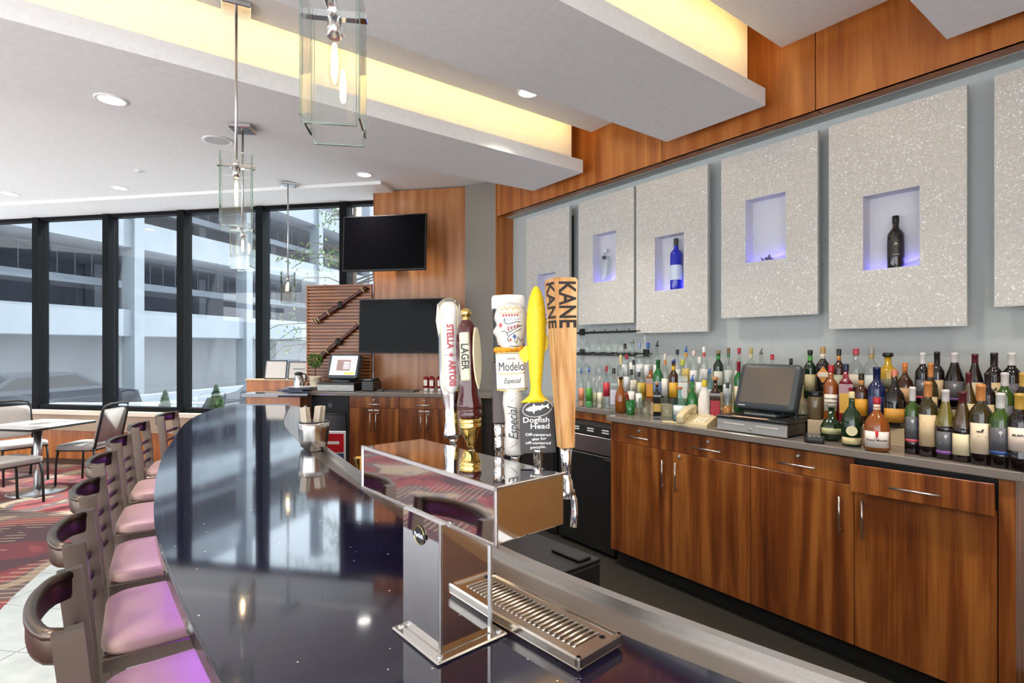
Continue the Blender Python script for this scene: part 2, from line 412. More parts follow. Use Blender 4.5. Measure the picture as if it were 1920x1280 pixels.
# walls
struct(MB().box((3.62, -2.6, 0), (3.8, 5.1, 3.8)).build('wall_back', WALLP))
wr_ = struct(MB().box((.95, -1.55, 0), (3.62, -1.4, 3.8)).build('wall_rear', mat('warm_rear_wall', hexc('c8945c'), .5)))
tvw = sroot('wall_television', (*T0, 0), WR)
MB().box((0, 0, 0), (.545, .25, 3.4)).build('panel', OAKW, tvw)
MB().box((.5465, 0, 0), (1.09, .25, 3.4)).build('panel', OAKW, tvw)
MB().box((-.012, -.004, 1.1), (0.0, .2, 3.4)).build('edge_strip', WALNUT, tvw)
struct(MB().prism([(3.229, 5.208), (3.40, 4.835), (3.7, 4.835), (3.7, 5.4), (3.35, 5.4)], 0, 3.6).build('wall_corner', GREYW))
# soffit of wood panels above the back bar
sf = sroot('trim_1')
ys = [4.825, 3.741, 2.635, 1.512, .4, -.72, -1.4]
for a, b in zip(ys, ys[1:]):
    MB().box((3.40, b + .003, 3.02), (3.425, a - .003, 3.8)).build('panel', WALNUTB, sf)
    MB().box((3.405, b + .003, 3.02), (3.51, a - .003, 3.04)).build('underside_panel', WALNUTB, sf)
MB().box((3.43, -1.4, 3.022), (3.7, 4.82, 3.1)).build('backing', MATTEB, sf)
MB().box((3.512, -1.4, 3.018), (3.62, 4.82, 3.04)).build('plaster_band', WALLP, sf)
jb = sroot('trim_2')
MB().box((3.395, 4.825, 1.09), (3.62, 4.86, 3.8)).build('jamb_panel', WALNUTB, jb)
# ceiling
ceil = struct(MB().prism([(-4.2, -2.6), (3.8, -2.6), (3.8, 5.6), wp(4.9, .25), wp(-5.6, .25), (-4.2, 13.4)], 3.78, 3.95).build('ceiling', WHITE))
FAR = [(3.28, 4.05), (1.45, 4.15), (.22, 4.33), (-.52, 4.43), (-4.2, 4.85)]
MB().prism([(3.4, 4.02), (1.45, 4.1), (.22, 4.28), (-.52, 4.38), (-4.2, 4.8), (-4.2, 13.3), wp(-5.5, .1), wp(4.2, .1), (3.6, 5.2), (3.4, 4.82)], 3.42, 3.5).build('main_panel', WHITE, ceil)
MB().prism([wp(-5.5, .1), wp(4.95, .1), wp(4.95, -.65), wp(-5.1, -.65)], 3.385, 3.43).build('window_head_panel', WHITE, ceil)
pitch = [(3.371, None), (1.756, 2.499), (.14, .847), (-1.48, -.77)]
for k, (a, b) in enumerate(pitch):
    if b is None:
        tray = [(3.28, a), (-4.2, a)] + FAR[::-1]; up = [(3.23, a + .09), (-4.2, a + .09)] + [(x - (.05 if x > 3 else 0), y) for x, y in FAR[::-1]]
    else:
        tray = [(3.28, a), (-4.2, a), (-4.2, b), (3.28, b)]; up = [(3.23, a + .09), (-4.2, a + .09), (-4.2, b), (3.23, b)]
    MB().prism(tray, 3.10, 3.208).build('cloud_panel', WHITE, ceil)
    MB().prism(up, 3.208, 3.78).build('cove_face', WHITE, ceil)
    pb = [2.499, .847, -.77, -2.6][k]
    MB().box((-4.2, pb, 3.417), (3.28, a - .1, 3.46)).build('raised_panel', WHITE, ceil)
    if k < 3:
        led = MB().box((-3.2, a - .128, 3.461), (3.2, a - .108, 3.466)).build('cove_light_strip', mat('cove_led', (1, .7, .3), .5, emit=(1, .62, .22), es=1.5), ceil)
        area('cove_light', (0.0, a - .12, 3.494), (6.4, .03), 11, (1, .62, .22), (R(84), 0, 0), ceil)
# windows along the diagonal wall
MUL = [-.38 + 1.145 * k for k in range(-4, 5)]
for k in range(len(MUL)):
    a = MUL[k]; b = MUL[k + 1] if k + 1 < len(MUL) else 4.9
    wroot = sroot('window_%d' % (k + 1), (*W0, 0), WR)
    MB().box((a - .05, -.07, .70), (a + .05, .08, 3.39)).build('mullion', FRAMEB, wroot)
    MB().box((a + .05, -.05, 3.34), (b - .05, .06, 3.39)).build('head_frame', FRAMEB, wroot)
    MB().box((a + .05, -.06, .74), (b - .05, .06, .80)).build('bottom_frame', FRAMEB, wroot)
    MB().box((a + .05, .01, .80), (b - .05, .018, 3.34)).build('pane', PANE, wroot)
sill = struct(MB().box((-5.4, -.16, .69), (4.6, .08, .742)).build('window_sill', mat('beige_sill', hexc('d9cbb8'), .4), None, (*W0, 0), WR))
MB().box((-5.4, -.1, .47), (4.6, .05, .69)).build('sill_band', mat('beige_sill_band', hexc('b39d84'), .5), sill)
wl = sroot('wall_window', (*W0, 0), WR)
x = -5.4
while x < 4.6:
    MB().box((x, -.07, .08), (x + .855, .05, .47)).build('panel', WALNUTB, wl); x += .86
struct(MB().box((-5.4, -.06, 0), (4.6, .05, .08)).build('baseboard_window', mat('dark_baseboard', hexc('4a2c1c'), .5), None, (*W0, 0), WR))
# ---------------------------------------------------------------- bar
def quartz_blue():
    m, nt, b = _base('navy_quartz')
    tc = nt.nodes.new('ShaderNodeTexCoord'); v = nt.nodes.new('ShaderNodeTexVoronoi'); v.inputs['Scale'].default_value = 34
    nt.links.new(tc.outputs['Object'], v.inputs['Vector'])
    n = nt.nodes.new('ShaderNodeTexNoise'); n.inputs['Scale'].default_value = 9; nt.links.new(tc.outputs['Object'], n.inputs['Vector'])
    sp = nt.nodes.new('ShaderNodeSeparateColor'); nt.links.new(v.outputs['Color'], sp.inputs[0])
    rr = nt.nodes.new('ShaderNodeMath'); rr.operation = 'MULTIPLY'; rr.inputs[1].default_value = .16; nt.links.new(sp.outputs[0], rr.inputs[0])
    pw = nt.nodes.new('ShaderNodeMath'); pw.operation = 'SUBTRACT'; pw.inputs[1].default_value = .07; nt.links.new(rr.outputs[0], pw.inputs[0])
    lt = nt.nodes.new('ShaderNodeMath'); lt.operation = 'LESS_THAN'; nt.links.new(v.outputs['Distance'], lt.inputs[0]); nt.links.new(pw.outputs[0], lt.inputs[1])
    base = ramp(nt, [(.35, hexc('12112a')), (.65, hexc('1a1833'))]); nt.links.new(n.outputs['Fac'], base.inputs[0])
    mx = nt.nodes.new('ShaderNodeMix'); mx.data_type = 'RGBA'; nt.links.new(lt.outputs[0], mx.inputs[0]); nt.links.new(base.outputs[0], mx.inputs[6]); mx.inputs[7].default_value = (.75, .72, .66, 1)
    nt.links.new(mx.outputs[2], b.inputs['Base Color']); b.inputs['Roughness'].default_value = .07; b.inputs['Specular IOR Level'].default_value = .85; b.inputs['Coat Weight'].default_value = .8; b.inputs['Coat Roughness'].default_value = .05; b.inputs['Coat IOR'].default_value = 1.6
    return m
NAVY = quartz_blue()
bar = thing('bar_counter', 'long curved navy quartz bar with steel rail and stools along it', 'bar counter', (.5, 2.0, 0))
BO = Matrix.Translation((-.5, -2.0, 0))
NB = 70
bo = resample(BAR_OUT, NB); bi = resample(BAR_IN, NB); go = resample(GUT_OUT, NB)
b = MB(); b.strip(bo, bi, 1.024, 1.056, BO); b.strip(offset(bo, .004), offset(bi, -.003), 1.056, 1.060, BO)
b.strip(offset(bo, .004), offset(bi, -.003), 1.020, 1.024, BO)
top = b.build('top', NAVY, bar)
MB().strip(offset(bo, .30), offset(bi, -.12), .0, 1.02, BO).build('front_panel', WALNUT, bar)
# sunken rail
bi2 = offset(bi, .002)
MB().strip(bi2, offset(go, -.012), 1.035, 1.046, BO).build('rail_trough', mat('warm_brushed_steel', (.44, .40, .36), .25, 1, noise=.06, nscale=150), bar)
MB().strip(offset(go, -.012), offset(go, .012), .98, 1.062, BO).build('rail_lip', STEEL, bar)
MB().strip(offset(bi, -.14), offset(go, .008), .55, .98, BO).build('underbar_apron', STEEL, bar)
LEDP = mat('violet_led', (.3, .05, 1), .5, emit=(.34, .08, 1.0), es=18)
MB().strip(offset(bo, .10), offset(bo, .125), 1.008, 1.018, BO).build('led_strip', LEDP, bar)
MB().tube([(x - .5, y - 2, .2) for x, y in offset(bo, .16)], .02, 8).build('foot_rail', STEEL, bar)
for k in range(4, NB - 3, 9):
    p = offset(bo, .16)[k]; q = offset(bo, .31)[k]
    MB().cyl((p[0] - .5, p[1] - 2, .2), (q[0] - .5, q[1] - 2, .2), .012, 8).build('rail_bracket', STEEL, bar)
# ---------------------------------------------------------------- beer tower
tw = thing('beer_tower', 'polished steel T-shaped draft beer tower standing on the navy bar', 'beer tower', (.512, .893, 1.0605), R(4))
b = MB(); b.cbox((-.073, -.083, 0), (.083, .078, .006), .003); b.build('base_plate', mat('satin_steel', (.7, .67, .62), .14, 1), tw)
for x in (-.06, .07):
    for y in (-.07, .065): MB().lathe([(.006, .006), (.006, .008), (.003, .01), (0, .0102)], 10, MT(x, y, 0)).build('screw', STEEL, tw)
MB().cbox((-.053, -.062, .006), (.055, .07, .232), .002).build('column', CHROME, tw)
for x, y in ((-.054, -.063), (.056, -.063)):
    MB().cbox((x - .003, y - .003, .006), (x + .003, y + .003, .232), .001).build('corner_trim', STEEL, tw)
bx0, bx1, by0, by1, bz0, bz1 = -.045, .107, -.205, .262, .232, .321
MB().cbox((bx0, by0, bz0), (bx1, by1, bz1), .003).build('head', CHROME, tw)
for a, c in (((bx0 - .002, by0 - .002, bz1 - .006), (bx0 + .004, by1 + .002, bz1 + .002)), ((bx0 - .002, by0 - .002, bz0 - .004), (bx0 + .003, by0 + .004, bz1 + .002)),
             ((bx0 - .002, by1 - .003, bz0 - .004), (bx0 + .004, by1 + .003, bz1 + .002)), ((bx0 - .002, by0 - .002, bz0 - .004), (bx0 + .003, by1 + .002, bz0 + .002)),
             ((bx0 - .002, by0 - .002, bz1 - .003), (bx1 + .002, by0 + .003, bz1 + .002))):
    MB().cbox(a, c, .001).build('edge_trim', STEEL, tw)
# round maker's badge on the column
bd = MB().lathe([(.018, 0), (.018, .0015)], 24, MT(-.0535, .006, .195) @ MR(-90, 'Y')).build('badge', mat('badge_black', (.02, .02, .022), .3), tw)
MB().tube([(-.0553, .006 + .0165 * math.cos(t * math.pi / 12), .195 + .0165 * math.sin(t * math.pi / 12)) for t in range(24)], .0008, 5, closed=True).build('badge_ring', BRASS, bd)
MB().box((-.0562, -.0155, .1905), (-.0548, .0275, .1995)).build('badge_band', mat('badge_black', (.02, .02, .022), .3), bd)
text('Perlick', .011, pl('dfe3e8', .3), bd, MT(-.0566, .006, .195) @ MR(-90) @ MR(90, 'X'), bold=.0002)
# ---------------------------------------------------------------- drip tray
dt = thing('drip_tray', 'slotted steel drip tray lying on the bar beside the tower', 'drip tray', (.664, .83, 1.0605), R(5.5))
DTW, DTL = .061, .178
DSTEEL = mat('warm_satin_steel', (.66, .6, .52), .2, 1)
b = MB(); b.cbox((-DTW, -DTL, 0), (DTW, DTL, .014), .008)
for s in (-1, 1):
    b.cbox((s * (DTW - .006) - .006, -DTL, .006), (s * (DTW - .006) + .006, DTL, .026), .003)
    b.cbox((-DTW, s * (DTL - .006) - .006, .006), (DTW, s * (DTL - .006) + .006, .026), .003)
b.build('pan', DSTEEL, dt)
b = MB()
for s in (-1, 1):
    b.box((s * .042 - .007, -DTL + .013, .019), (s * .042 + .007, DTL - .013, .0225))
    b.box((-.035, s * (DTL - .022) - .009, .019), (.035, s * (DTL - .022) + .009, .0225))
b.build('grate_frame', DSTEEL, dt)
sl = MB(); sl.tube([(-.036, 0, 0), (-.03, 0, .0035), (.03, 0, .0035), (.036, 0, 0)], .0035, 6); slm = None
for k in range(24):
    y = -DTL + .036 + k * (2 * DTL - .072) / 23
    if slm is None: o = sl.build('slat', DSTEEL, dt, (0, y, .019)); slm = o
    else: o = slm.copy(); C.objects.link(o); o.parent = dt; o.location = (0, y, .019)
MB().lathe([(.006, .0225), (.006, .0232), (.004, .0228), (0, .022)], 12, MT(.028, -DTL + .022, 0)).build('finger_hole', MATTEB, dt)
# ---------------------------------------------------------------- tap handles
def tap(label, x, y, face=None):
    """faucet root; front of the handle faces the camera side of the bar"""
    t = thing('beer_tap', label, 'beer tap', (x, y, 1.3705), 0, 'tap handles on the beer tower')
    return t
def faucet(t, rz, dx=0):
    """chrome tap body behind the tower head, with its shank, bonnet and spout"""
    b = MB(); b.lathe([(.006, -.045), (.011, -.044), (.013, -.03), (.011, -.012), (.008, -.008), (.0075, .004)], 14)
    b.cyl((-.022, 0, -.036), (.014, 0, -.036), .008, 12)
    b.tube([(.008, 0, -.036), (.018, 0, -.05), (.02, 0, -.075), (.017, 0, -.1)], .0065, 10)
    b.build('faucet', CHROME, t)
def fdir(x, y): return math.atan2(-x, y) + 0.0  # turns local -Y toward the camera
# 1: white and silver paddle
x, y = .652, 1.104
t = tap('white and silver paddle tap handle with red vertical STELLA ARTOIS lettering', x, y); faucet(t, 0); F = fdir(x, y); MF = Matrix.Rotation(F, 4, 'Z') @ MR(-2.0, 'Y')
b = MB(); b.lathe([(.009, .0), (.009, .016)], 14); b.build('ferrule', CHROME, t)
SIL = mat('cast_silver', (.55, .55, .55), .14, 1)
prof = [(.018, .016), (.021, .019), (.0215, .024), (.019, .045), (.0165, .062), (.018, .085), (.0235, .115), (.027, .14), (.0275, .17), (.027, .21), (.026, .25), (.0255, .29), (.027, .315), (.0235, .333), (.012, .343), (0, .345)]
MB().lathe([(r, z) for r, z in prof], 24, MF, sy=.62).build('body', SIL, t)
def shield(prof, front, hw, z0, z1, n=14, pw=1.0):
    """rounded face plate following the front of a handle: list of (half width, z)"""
    return None
fp = MB(); W_ = []
for k in range(21):
    z = .118 + (.334 - .118) * k / 20; u = k / 20
    hw = .0205 * min(1, math.sqrt(max(0, 1 - (1 - min(u / .16, 1)) ** 2)) + .02) * (1 - .12 * math.sin(math.pi * u)) * (1 if u < .93 else math.sqrt(max(.1, 1 - ((u - .93) / .08) ** 2)))
    W_.append((hw, z))
n = len(W_); vs_ = []
for hw, z in W_:
    for q in range(7):
        a = -1 + 2 * q / 6; vs_.append((hw * a, -.0145 - .0045 * (1 - a * a) - .002 * math.sin(math.pi * (z - .118) / .216), z))
fs = [(i * 7 + q, i * 7 + q + 1, (i + 1) * 7 + q + 1, (i + 1) * 7 + q) for i in range(n - 1) for q in range(6)]
o = len(vs_); vs_ += [(v[0], -.006, v[2]) for v in vs_]
fs += [(i * 7, (i + 1) * 7, o + (i + 1) * 7, o + i * 7) for i in range(n - 1)] + [(i * 7 + 6, (i + 1) * 7 + 6, o + (i + 1) * 7 + 6, o + i * 7 + 6) for i in range(n - 1)]
fs += [tuple(range(7)) + tuple(o + q for q in range(6, -1, -1)), tuple((n - 1) * 7 + q for q in range(7)) + tuple(o + (n - 1) * 7 + q for q in range(6, -1, -1))]
MB().add(vs_, fs, True, MF).build('face_plate', mat('gloss_white', hexc('dcd7ce'), .12, coat=.6), t)
MB().tube([MF @ Vector((hw * 1.03 * s, -.0125, z)) for s, seq in ((-1, W_), (1, W_[::-1])) for hw, z in seq], .0013, 6).build('gold_rim', BRASS, t)
RED = mat('brand_red', hexc('b3182a'), .35)
VT = MF @ MR(90, 'X') @ MR(-90)
text('STELLA', .0205, RED, t, MF @ MT(.001, -.0212, .254) @ MR(90, 'X') @ MR(-90), bold=.0007, sx=.86)
text('ARTOIS', .0205, RED, t, MF @ MT(.003, -.0212, .168) @ MR(90, 'X') @ MR(-90), bold=.0007, sx=.86)
st = MB(); pp = []
for k in range(16):
    r = (.0085 if k % 4 == 0 else .0058) if k % 2 == 0 else .0026; a = math.pi * k / 8; pp.append((r * math.cos(a), r * math.sin(a)))
st.prism(pp, -.0005, .0006, MF @ MT(.002, -.0212, .211) @ MR(90, 'X')); st.box((-.017, -.0215, .2106), (.021, -.0205, .2114), MF); st.build('star', RED, t)
# side medallion
MB().lathe([(.0, -.006), (.026, -.005), (.028, 0), (.026, .005), (0, .006)], 20, MF @ MT(0, .006, .292) @ MR(90, 'Y') @ Matrix.Diagonal((1.55, .75, 5.2, 1))).build('medallion', mat('gloss_white', hexc('dcd7ce'), .12, coat=.6), t)
# 2: turned burgundy wood
x, y = .656, 1.031
t = tap('turned burgundy wooden tap handle with gold ball finial and cream LAGER plaque', x, y); faucet(t, 0); F = fdir(x, y) - .12; MF = Matrix.Rotation(F, 4, 'Z') @ MR(-2.4, 'Y')
BURG = mat('burgundy_lacquer', hexc('4a1214'), .12, coat=.8)
MB().lathe([(.009, .0), (.009, .01), (.013, .018), (.0185, .034), (.021, .045), (.022, .047), (.0245, .05), (.0245, .056), (.0225, .058), (.025, .061), (.025, .068), (.022, .07)], 24, MF).build('gold_collar', BRASS, t)
MB().lathe([(.022, .07), (.0265, .073), (.0272, .081), (.025, .086), (.0235, .088), (.0268, .092), (.0275, .1), (.025, .112), (.0215, .126), (.0205, .142), (.0215, .16), (.0245, .185), (.0262, .21), (.0262, .235), (.024, .258), (.0195, .275), (.014, .286), (.011, .29)], 28, MF, sy=.85).build('body', BURG, t)
MB().lathe([(.008, .289), (.010, .291), (.008, .294), (.0065, .296), (.0105, .299), (.0128, .305), (.0105, .312), (.005, .316), (0, .317)], 18, MF).build('finial', BRASS, t)
CREAM = mat('cream_plaque', hexc('eadfb8'), .35)
pq = MB(); pq.cbox((-.0105, -.0275, .155), (.0105, -.0215, .262), .003, MF @ MT(-.003, 0, 0)); pq.build('plaque', CREAM, t)
text('LAGER', .0225, mat('ink_black', (.01, .01, .015), .4), t, MF @ MT(-.003, -.0279, .2085) @ MR(90, 'X') @ MR(-90), bold=.0006, sx=.86)
side = [(0, .135), (.008, .155), (.012, .18), (.0135, .215), (.010, .25), (.004, .272), (-.004, .272), (-.010, .25), (-.0135, .215), (-.012, .18), (-.008, .155)]
MB().prism(side, 0, .004, MF @ MT(.021, -.010, 0) @ MR(58) @ MR(90, 'X')).build('side_plaque', CREAM, t)
# 3: dark harp-topped handle behind
x, y = .655, .918
t = tap('black and white tap handle with dark wood stem half hidden behind the skull', x, y); faucet(t, 0); F = fdir(x, y); MF = Matrix.Rotation(F, 4, 'Z') @ MR(-1.0, 'Y')
MB().lathe([(.009, 0), (.011, .006), (.009, .012), (.012, .018), (.012, .04), (.009, .042), (.012, .045), (.0125, .07)], 16, MF).build('ferrule', CHROME, t)
MB().cbox((-.014, -.011, .07), (.014, .011, .2), .003, MF).build('stem', mat('dark_wood_stem', hexc('4a3b34'), .35), t)
MB().cbox((-.010, -.011, .2), (.054, .011, .312), .004, MF).build('badge_block', mat('stout_black', (.012, .011, .01), .3), t)
MB().lathe([(.034, .306), (.035, .312), (.035, .33), (.032, .336), (.01, .338)], 24, MF @ MT(.022, 0, 0), sy=.5).build('cream_top', mat('stout_cream', hexc('efe9e2'), .35), t)
text('GUINNESS', .012, mat('cream_ink', hexc('e4dccb'), .4), t, MF @ MT(.022, -.0116, .236) @ MR(90, 'X'), bold=.0002, sx=.85)
# 4: sugar-skull handle
x, y = .655, .866
t = tap('white painted sugar-skull tap handle reading Modelo Especial with marigold collar', x, y); faucet(t, 0); F = fdir(x, y); MF = Matrix.Rotation(F, 4, 'Z') @ MR(-2.4, 'Y')
WH = mat('skull_white', hexc('dad4ca'), .25, coat=.3); INK = mat('ink_black', (.01, .01, .015), .4)
MB().lathe([(.009, 0), (.009, .014)], 14, MF).build('ferrule', CHROME, t)
MB().lathe([(.018, .014), (.0215, .018), (.0205, .03), (.0185, .05), (.0175, .08), (.0185, .10), (.021, .118), (.0195, .132), (.017, .146)], 24, MF).build('stem', WH, t)
text('Especial', .027, INK, t, MF @ MT(-.0005, -.0196, .078) @ MR(90, 'X') @ MR(90), shear=.35, fit=.066)
for z0, sg in ((.03, 1), (.118, 1)):
    MB().tube([MF @ Vector((-.008 + .014 * k / 5, -.0204 + .0008 * abs(k - 2.5), z0 + .011 * k / 5)) for k in range(6)], .0006, 5).build('painted_stroke', mat('dull_red_paint', hexc('6b3a3a'), .5), t)
    for k in range(4): MB().lathe([(.0007, 0), (.0007, .0012)], 6, MF @ MT(-.006 + .004 * k, -.0203, z0 + .009 + .003 * k) @ MR(90, 'X')).build('painted_dot', mat('dull_red_paint', hexc('6b3a3a'), .5), t)
MB().cbox((-.0305, -.0125, .142), (.0305, .0125, .222), .006, MF @ Matrix.Diagonal((1, 1, 1, 1))).build('shield', WH, t)
MB().tube([MF @ Vector((-.0305 + .061 * k / 10, -.0135, .146 - .004 * math.sin(math.pi * k / 10))) for k in range(11)], .0014, 6).build('gold_edge', BRASS, t)
MB().tube([MF @ Vector((-.0305 + .061 * k / 10, -.0135, .217 + .002 * math.sin(math.pi * k / 10))) for k in range(11)], .0014, 6).build('gold_edge', BRASS, t)
MB().tube([MF @ Vector((-.0265 + .053 * k / 10, -.0132, .178 - .0025 * math.sin(math.pi * k / 10))) for k in range(11)], .0009, 6).build('gold_underline', BRASS, t)
text('Modelo', .025, INK, t, MF @ MT(0, -.0132, .190) @ MR(90, 'X'), bold=.0, fit=.050)
text('Especial', .0145, INK, t, MF @ MT(0, -.0132, .162) @ MR(90, 'X'), shear=.35, fit=.034)
text('CERVEZA', .0042, mat('dull_red_paint', hexc('6b3a3a'), .5), t, MF @ MT(0, -.0132, .206) @ MR(90, 'X'))
random.seed(4); b = MB()
for k in range(15):
    a = math.pi * 2 * k / 15; rr_ = .0075
    MB().lathe([(0, -.006), (.006, -.004), (.0078, 0), (.0062, .0035), (.003, .005), (0, .0045)], 9, MF @ MT(.027 * math.cos(a), .012 * math.sin(a), .224 + random.uniform(-.001, .002)) @ MR(random.uniform(0, 90)), smooth=False).build('marigold', mat('marigold_orange', hexc('f29a1c'), .6, noise=.2, nscale=300), t)
sk = MB(); rows = 18; cols = 24; vs_ = []
for i in range(rows + 1):
    v = i / rows; z = .226 + .094 * v
    # side profile of a skull facing local -X: jaw narrow, cranium full
    rx_ = .034 * (.62 + .38 * math.sin(min(1, v * 1.35) * math.pi / 2)) * math.sqrt(max(0, 1 - max(0, (v - .58) / .42) ** 2.4))
    ry_ = .024 * (.75 + .25 * math.sin(min(1, v * 1.4) * math.pi / 2)) * math.sqrt(max(0, 1 - max(0, (v - .58) / .42) ** 2.4))
    for j in range(cols):
        a = 2 * math.pi * j / cols; ca, sa = math.cos(a), math.sin(a)
        px_ = rx_ * ca; 
        if ca < 0: px_ -= .007 * math.exp(-((v - .36) / .10) ** 2) * (-ca) ** 3 - .004 * math.exp(-((v - .52) / .07) ** 2) * (-ca) ** 3 + .004 * math.exp(-((v - .16) / .08) ** 2) * (-ca) ** 3
        vs_.append((px_ + .003, ry_ * sa, z))
fs = [(i * cols + j, i * cols + (j + 1) % cols, (i + 1) * cols + (j + 1) % cols, (i + 1) * cols + j) for i in range(rows) for j in range(cols)]
fs.append(tuple(range(cols - 1, -1, -1)))
skull = MB().add(vs_, fs, True, MF).build('skull', WH, t)
def dab(u, v, col, s=.0016, diamond=True):
    """painted mark on the visible side of the skull; u across, v up"""
    zz = .226 + .094 * v; k = (.75 + .25 * math.sin(min(1, v * 1.4) * math.pi / 2)) * math.sqrt(max(0, 1 - max(0, (v - .58) / .42) ** 2.4))
    yy = -.024 * k * math.sqrt(max(.02, 1 - min(.97, (u / (.034 * max(k, .2))) ** 2))) - .0003
    pts = [(s * 1.3, 0), (0, s * 1.8), (-s * 1.3, 0), (0, -s * 1.8)] if diamond else [(s * math.cos(q), s * math.sin(q)) for q in [0, 1.05, 2.1, 3.14, 4.19, 5.24]]
    MB().prism(pts, -.0012, .0007, MF @ MT(u + .003, yy, zz) @ MR(90, 'X')).build('painted_mark', pl(col, .4), skull)
def stroke(pts, col, r=.0008):
    P = []
    for u, v in pts:
        zz = .226 + .094 * v; k = (.75 + .25 * math.sin(min(1, v * 1.4) * math.pi / 2)) * math.sqrt(max(0, 1 - max(0, (v - .58) / .42) ** 2.4))
        P.append(MF @ Vector((u + .003, -.024 * k * math.sqrt(max(.02, 1 - min(.97, (u / (.034 * max(k, .2))) ** 2))) - .0003, zz)))
    MB().tube(P, r, 5).build('painted_line', pl(col, .4), skull)
for k in range(7): dab(-.017 + .0055 * k, .86 if k % 2 else .83, 'e0a62a', .0015)
for k in range(6): dab(-.014 + .0055 * k, .70, 'a81e2c', .0017)
stroke([(-.022 + .0033 * k, .735 + (.035 if k % 2 else 0)) for k in range(14)], 'd8a93a', .0005)
for k in range(8): dab(-.010 + .0036 * k, .60 + (.02 if k % 2 else 0), '2a5aa0', .0010, False)
stroke([(-.012, .64), (-.0135, .58), (-.010, .525), (-.003, .52), (.004, .54), (.011, .56), (.018, .55)], '24406e')
stroke([(-.008 + .0032 * k, .42 + .006 * k + (.04 if k % 2 else 0)) for k in range(9)], '8f2436')
for k in range(4): dab(-.005 + .006 * k, .40 + .025 * k, 'a81e2c', .0016)
stroke([(-.009, .33), (-.002, .36), (.006, .40), (.014, .45), (.021, .48)], '3c3c48')
stroke([(-.004, .14), (-.008, .2), (-.005, .27), (.003, .32), (.012, .37), (.02, .41)], '3c3c48')
dab(.006, .25, '24508c', .0032); dab(-.002, .19, 'a81e2c', .0018); dab(-.0205, .5, 'c0394a', .0030)
stroke([(.005, .17), (.009, .11), (.013, .24), (.018, .15), (.022, .2)], '2c2c34')
stroke([(-.020, .36), (-.014, .375), (-.009, .34), (-.0075, .27)], '3c3c48'); stroke([(-.004, .06), (.006, .045), (.014, .05)], '2c2c34')
# 5: yellow shark over a dark plaque
x, y = .66, .80
t = tap('bright yellow carved shark tap handle above a dark Dogfish Head plaque', x, y); faucet(t, 0); F = fdir(x, y) + .1; MF = Matrix.Rotation(F, 4, 'Z') @ MR(-1.0, 'Y')
MB().lathe([(.008, 0), (.0095, .03), (.011, .034)], 14, MF).build('ferrule', CHROME, t)
DPL = mat('plaque_dark_brown', hexc('2c2524'), .4)
pp = [(-.033, .028), (.033, .028), (.033, .104)] + [(.034 * math.cos(a) , .104 + .026 * math.sin(a)) for a in [math.pi * k / 12 for k in range(13)]] + [(-.033, .104)]
MB().prism(pp, -.007, .007, MF @ MR(90, 'X')).build('plaque', DPL, t)
LW = mat('plaque_white', hexc('ece7e2'), .4)
MB().tube([MF @ MT(0, -.0072, .1125) @ MR(-10, 'Y') @ Vector((.0285 * math.cos(k * math.pi / 16), 0, .0155 * math.sin(k * math.pi / 16))) for k in range(32)], .0007, 5, closed=True).build('oval_ring', LW, t)
fish = [(-.0235, .003), (-.014, .0062), (-.0085, .0066), (-.0055, .0115), (-.003, .0062), (.007, .0045), (.011, .0065), (.012, .004), (.017, .003), (.0235, .007), (.0215, .0015), (.0225, -.005), (.016, .0005), (.007, -.002), (.005, -.0045), (.003, -.0025), (-.006, -.0035), (-.0085, -.0085), (-.0105, -.003), (-.018, -.0015)]
MB().prism(fish, -.0004, .0006, MF @ MT(0, -.0074, .112) @ MR(-10, 'Y') @ MR(90, 'X')).build('shark_emblem', LW, t)
text('Dogfish', .0142, LW, t, MF @ MT(-.003, -.0074, .0905) @ MR(90, 'X'), bold=.0002, fit=.05)
text('Head', .0142, LW, t, MF @ MT(.004, -.0074, .0785) @ MR(90, 'X'), bold=.0002, fit=.036)
for k, (s, dx) in enumerate((('Off-centered', 0), ('ales for', .002), ('off-centered', 0), ('people.', 0))):
    text(s, .0074, LW, t, MF @ MT(dx, -.0074, .0625 - .0078 * k) @ MR(90, 'X') @ MR((-2, 3, -2, 2)[k]), bold=.0001, fit=(.048, .028, .048, .03)[k])
YEL = mat('shark_yellow', hexc('f2cf12'), .45, noise=.08, nscale=150, bump=.5)
prof = [(.031, .009, .124), (.021, .010, .130), (.0135, .0105, .137), (.0105, .0105, .148), (.0115, .0115, .16), (.0145, .0125, .19), (.0175, .0145, .22), (.0195, .016, .25), (.0200, .0165, .275), (.0185, .0155, .30), (.0145, .0125, .322), (.009, .008, .337), (.004, .004, .344), (.001, .001, .3455)]
prof = [(a_ * (.96 if z > .15 else 1), b_ * .95, z) for a_, b_, z in prof]
vs_ = []; nn = 18
for k, (a_, b_, z) in enumerate(prof):
    off = -.002 * math.sin(z * 14)
    for j in range(nn):
        th = 2 * math.pi * j / nn; vs_.append((a_ * math.cos(th) + off, b_ * math.sin(th), z))
fs = [(k * nn + j, k * nn + (j + 1) % nn, (k + 1) * nn + (j + 1) % nn, (k + 1) * nn + j) for k in range(len(prof) - 1) for j in range(nn)] + [tuple(range(nn - 1, -1, -1)), tuple((len(prof) - 1) * nn + j for j in range(nn))]
MB().add(vs_, fs, True, MF).build('shark_body', YEL, t)
MB().prism([(-.012, .229), (-.02, .232), (-.0335, .220), (-.032, .212), (-.026, .202), (-.02, .199), (-.011, .212)], -.004, .004, MF @ MR(90, 'X')).build('fin', YEL, t)
MB().prism([(.014, .26), (.021, .252), (.0235, .238), (.021, .225), (.012, .215)], -.003, .003, MF @ MR(90, 'X')).build('fin', YEL, t)
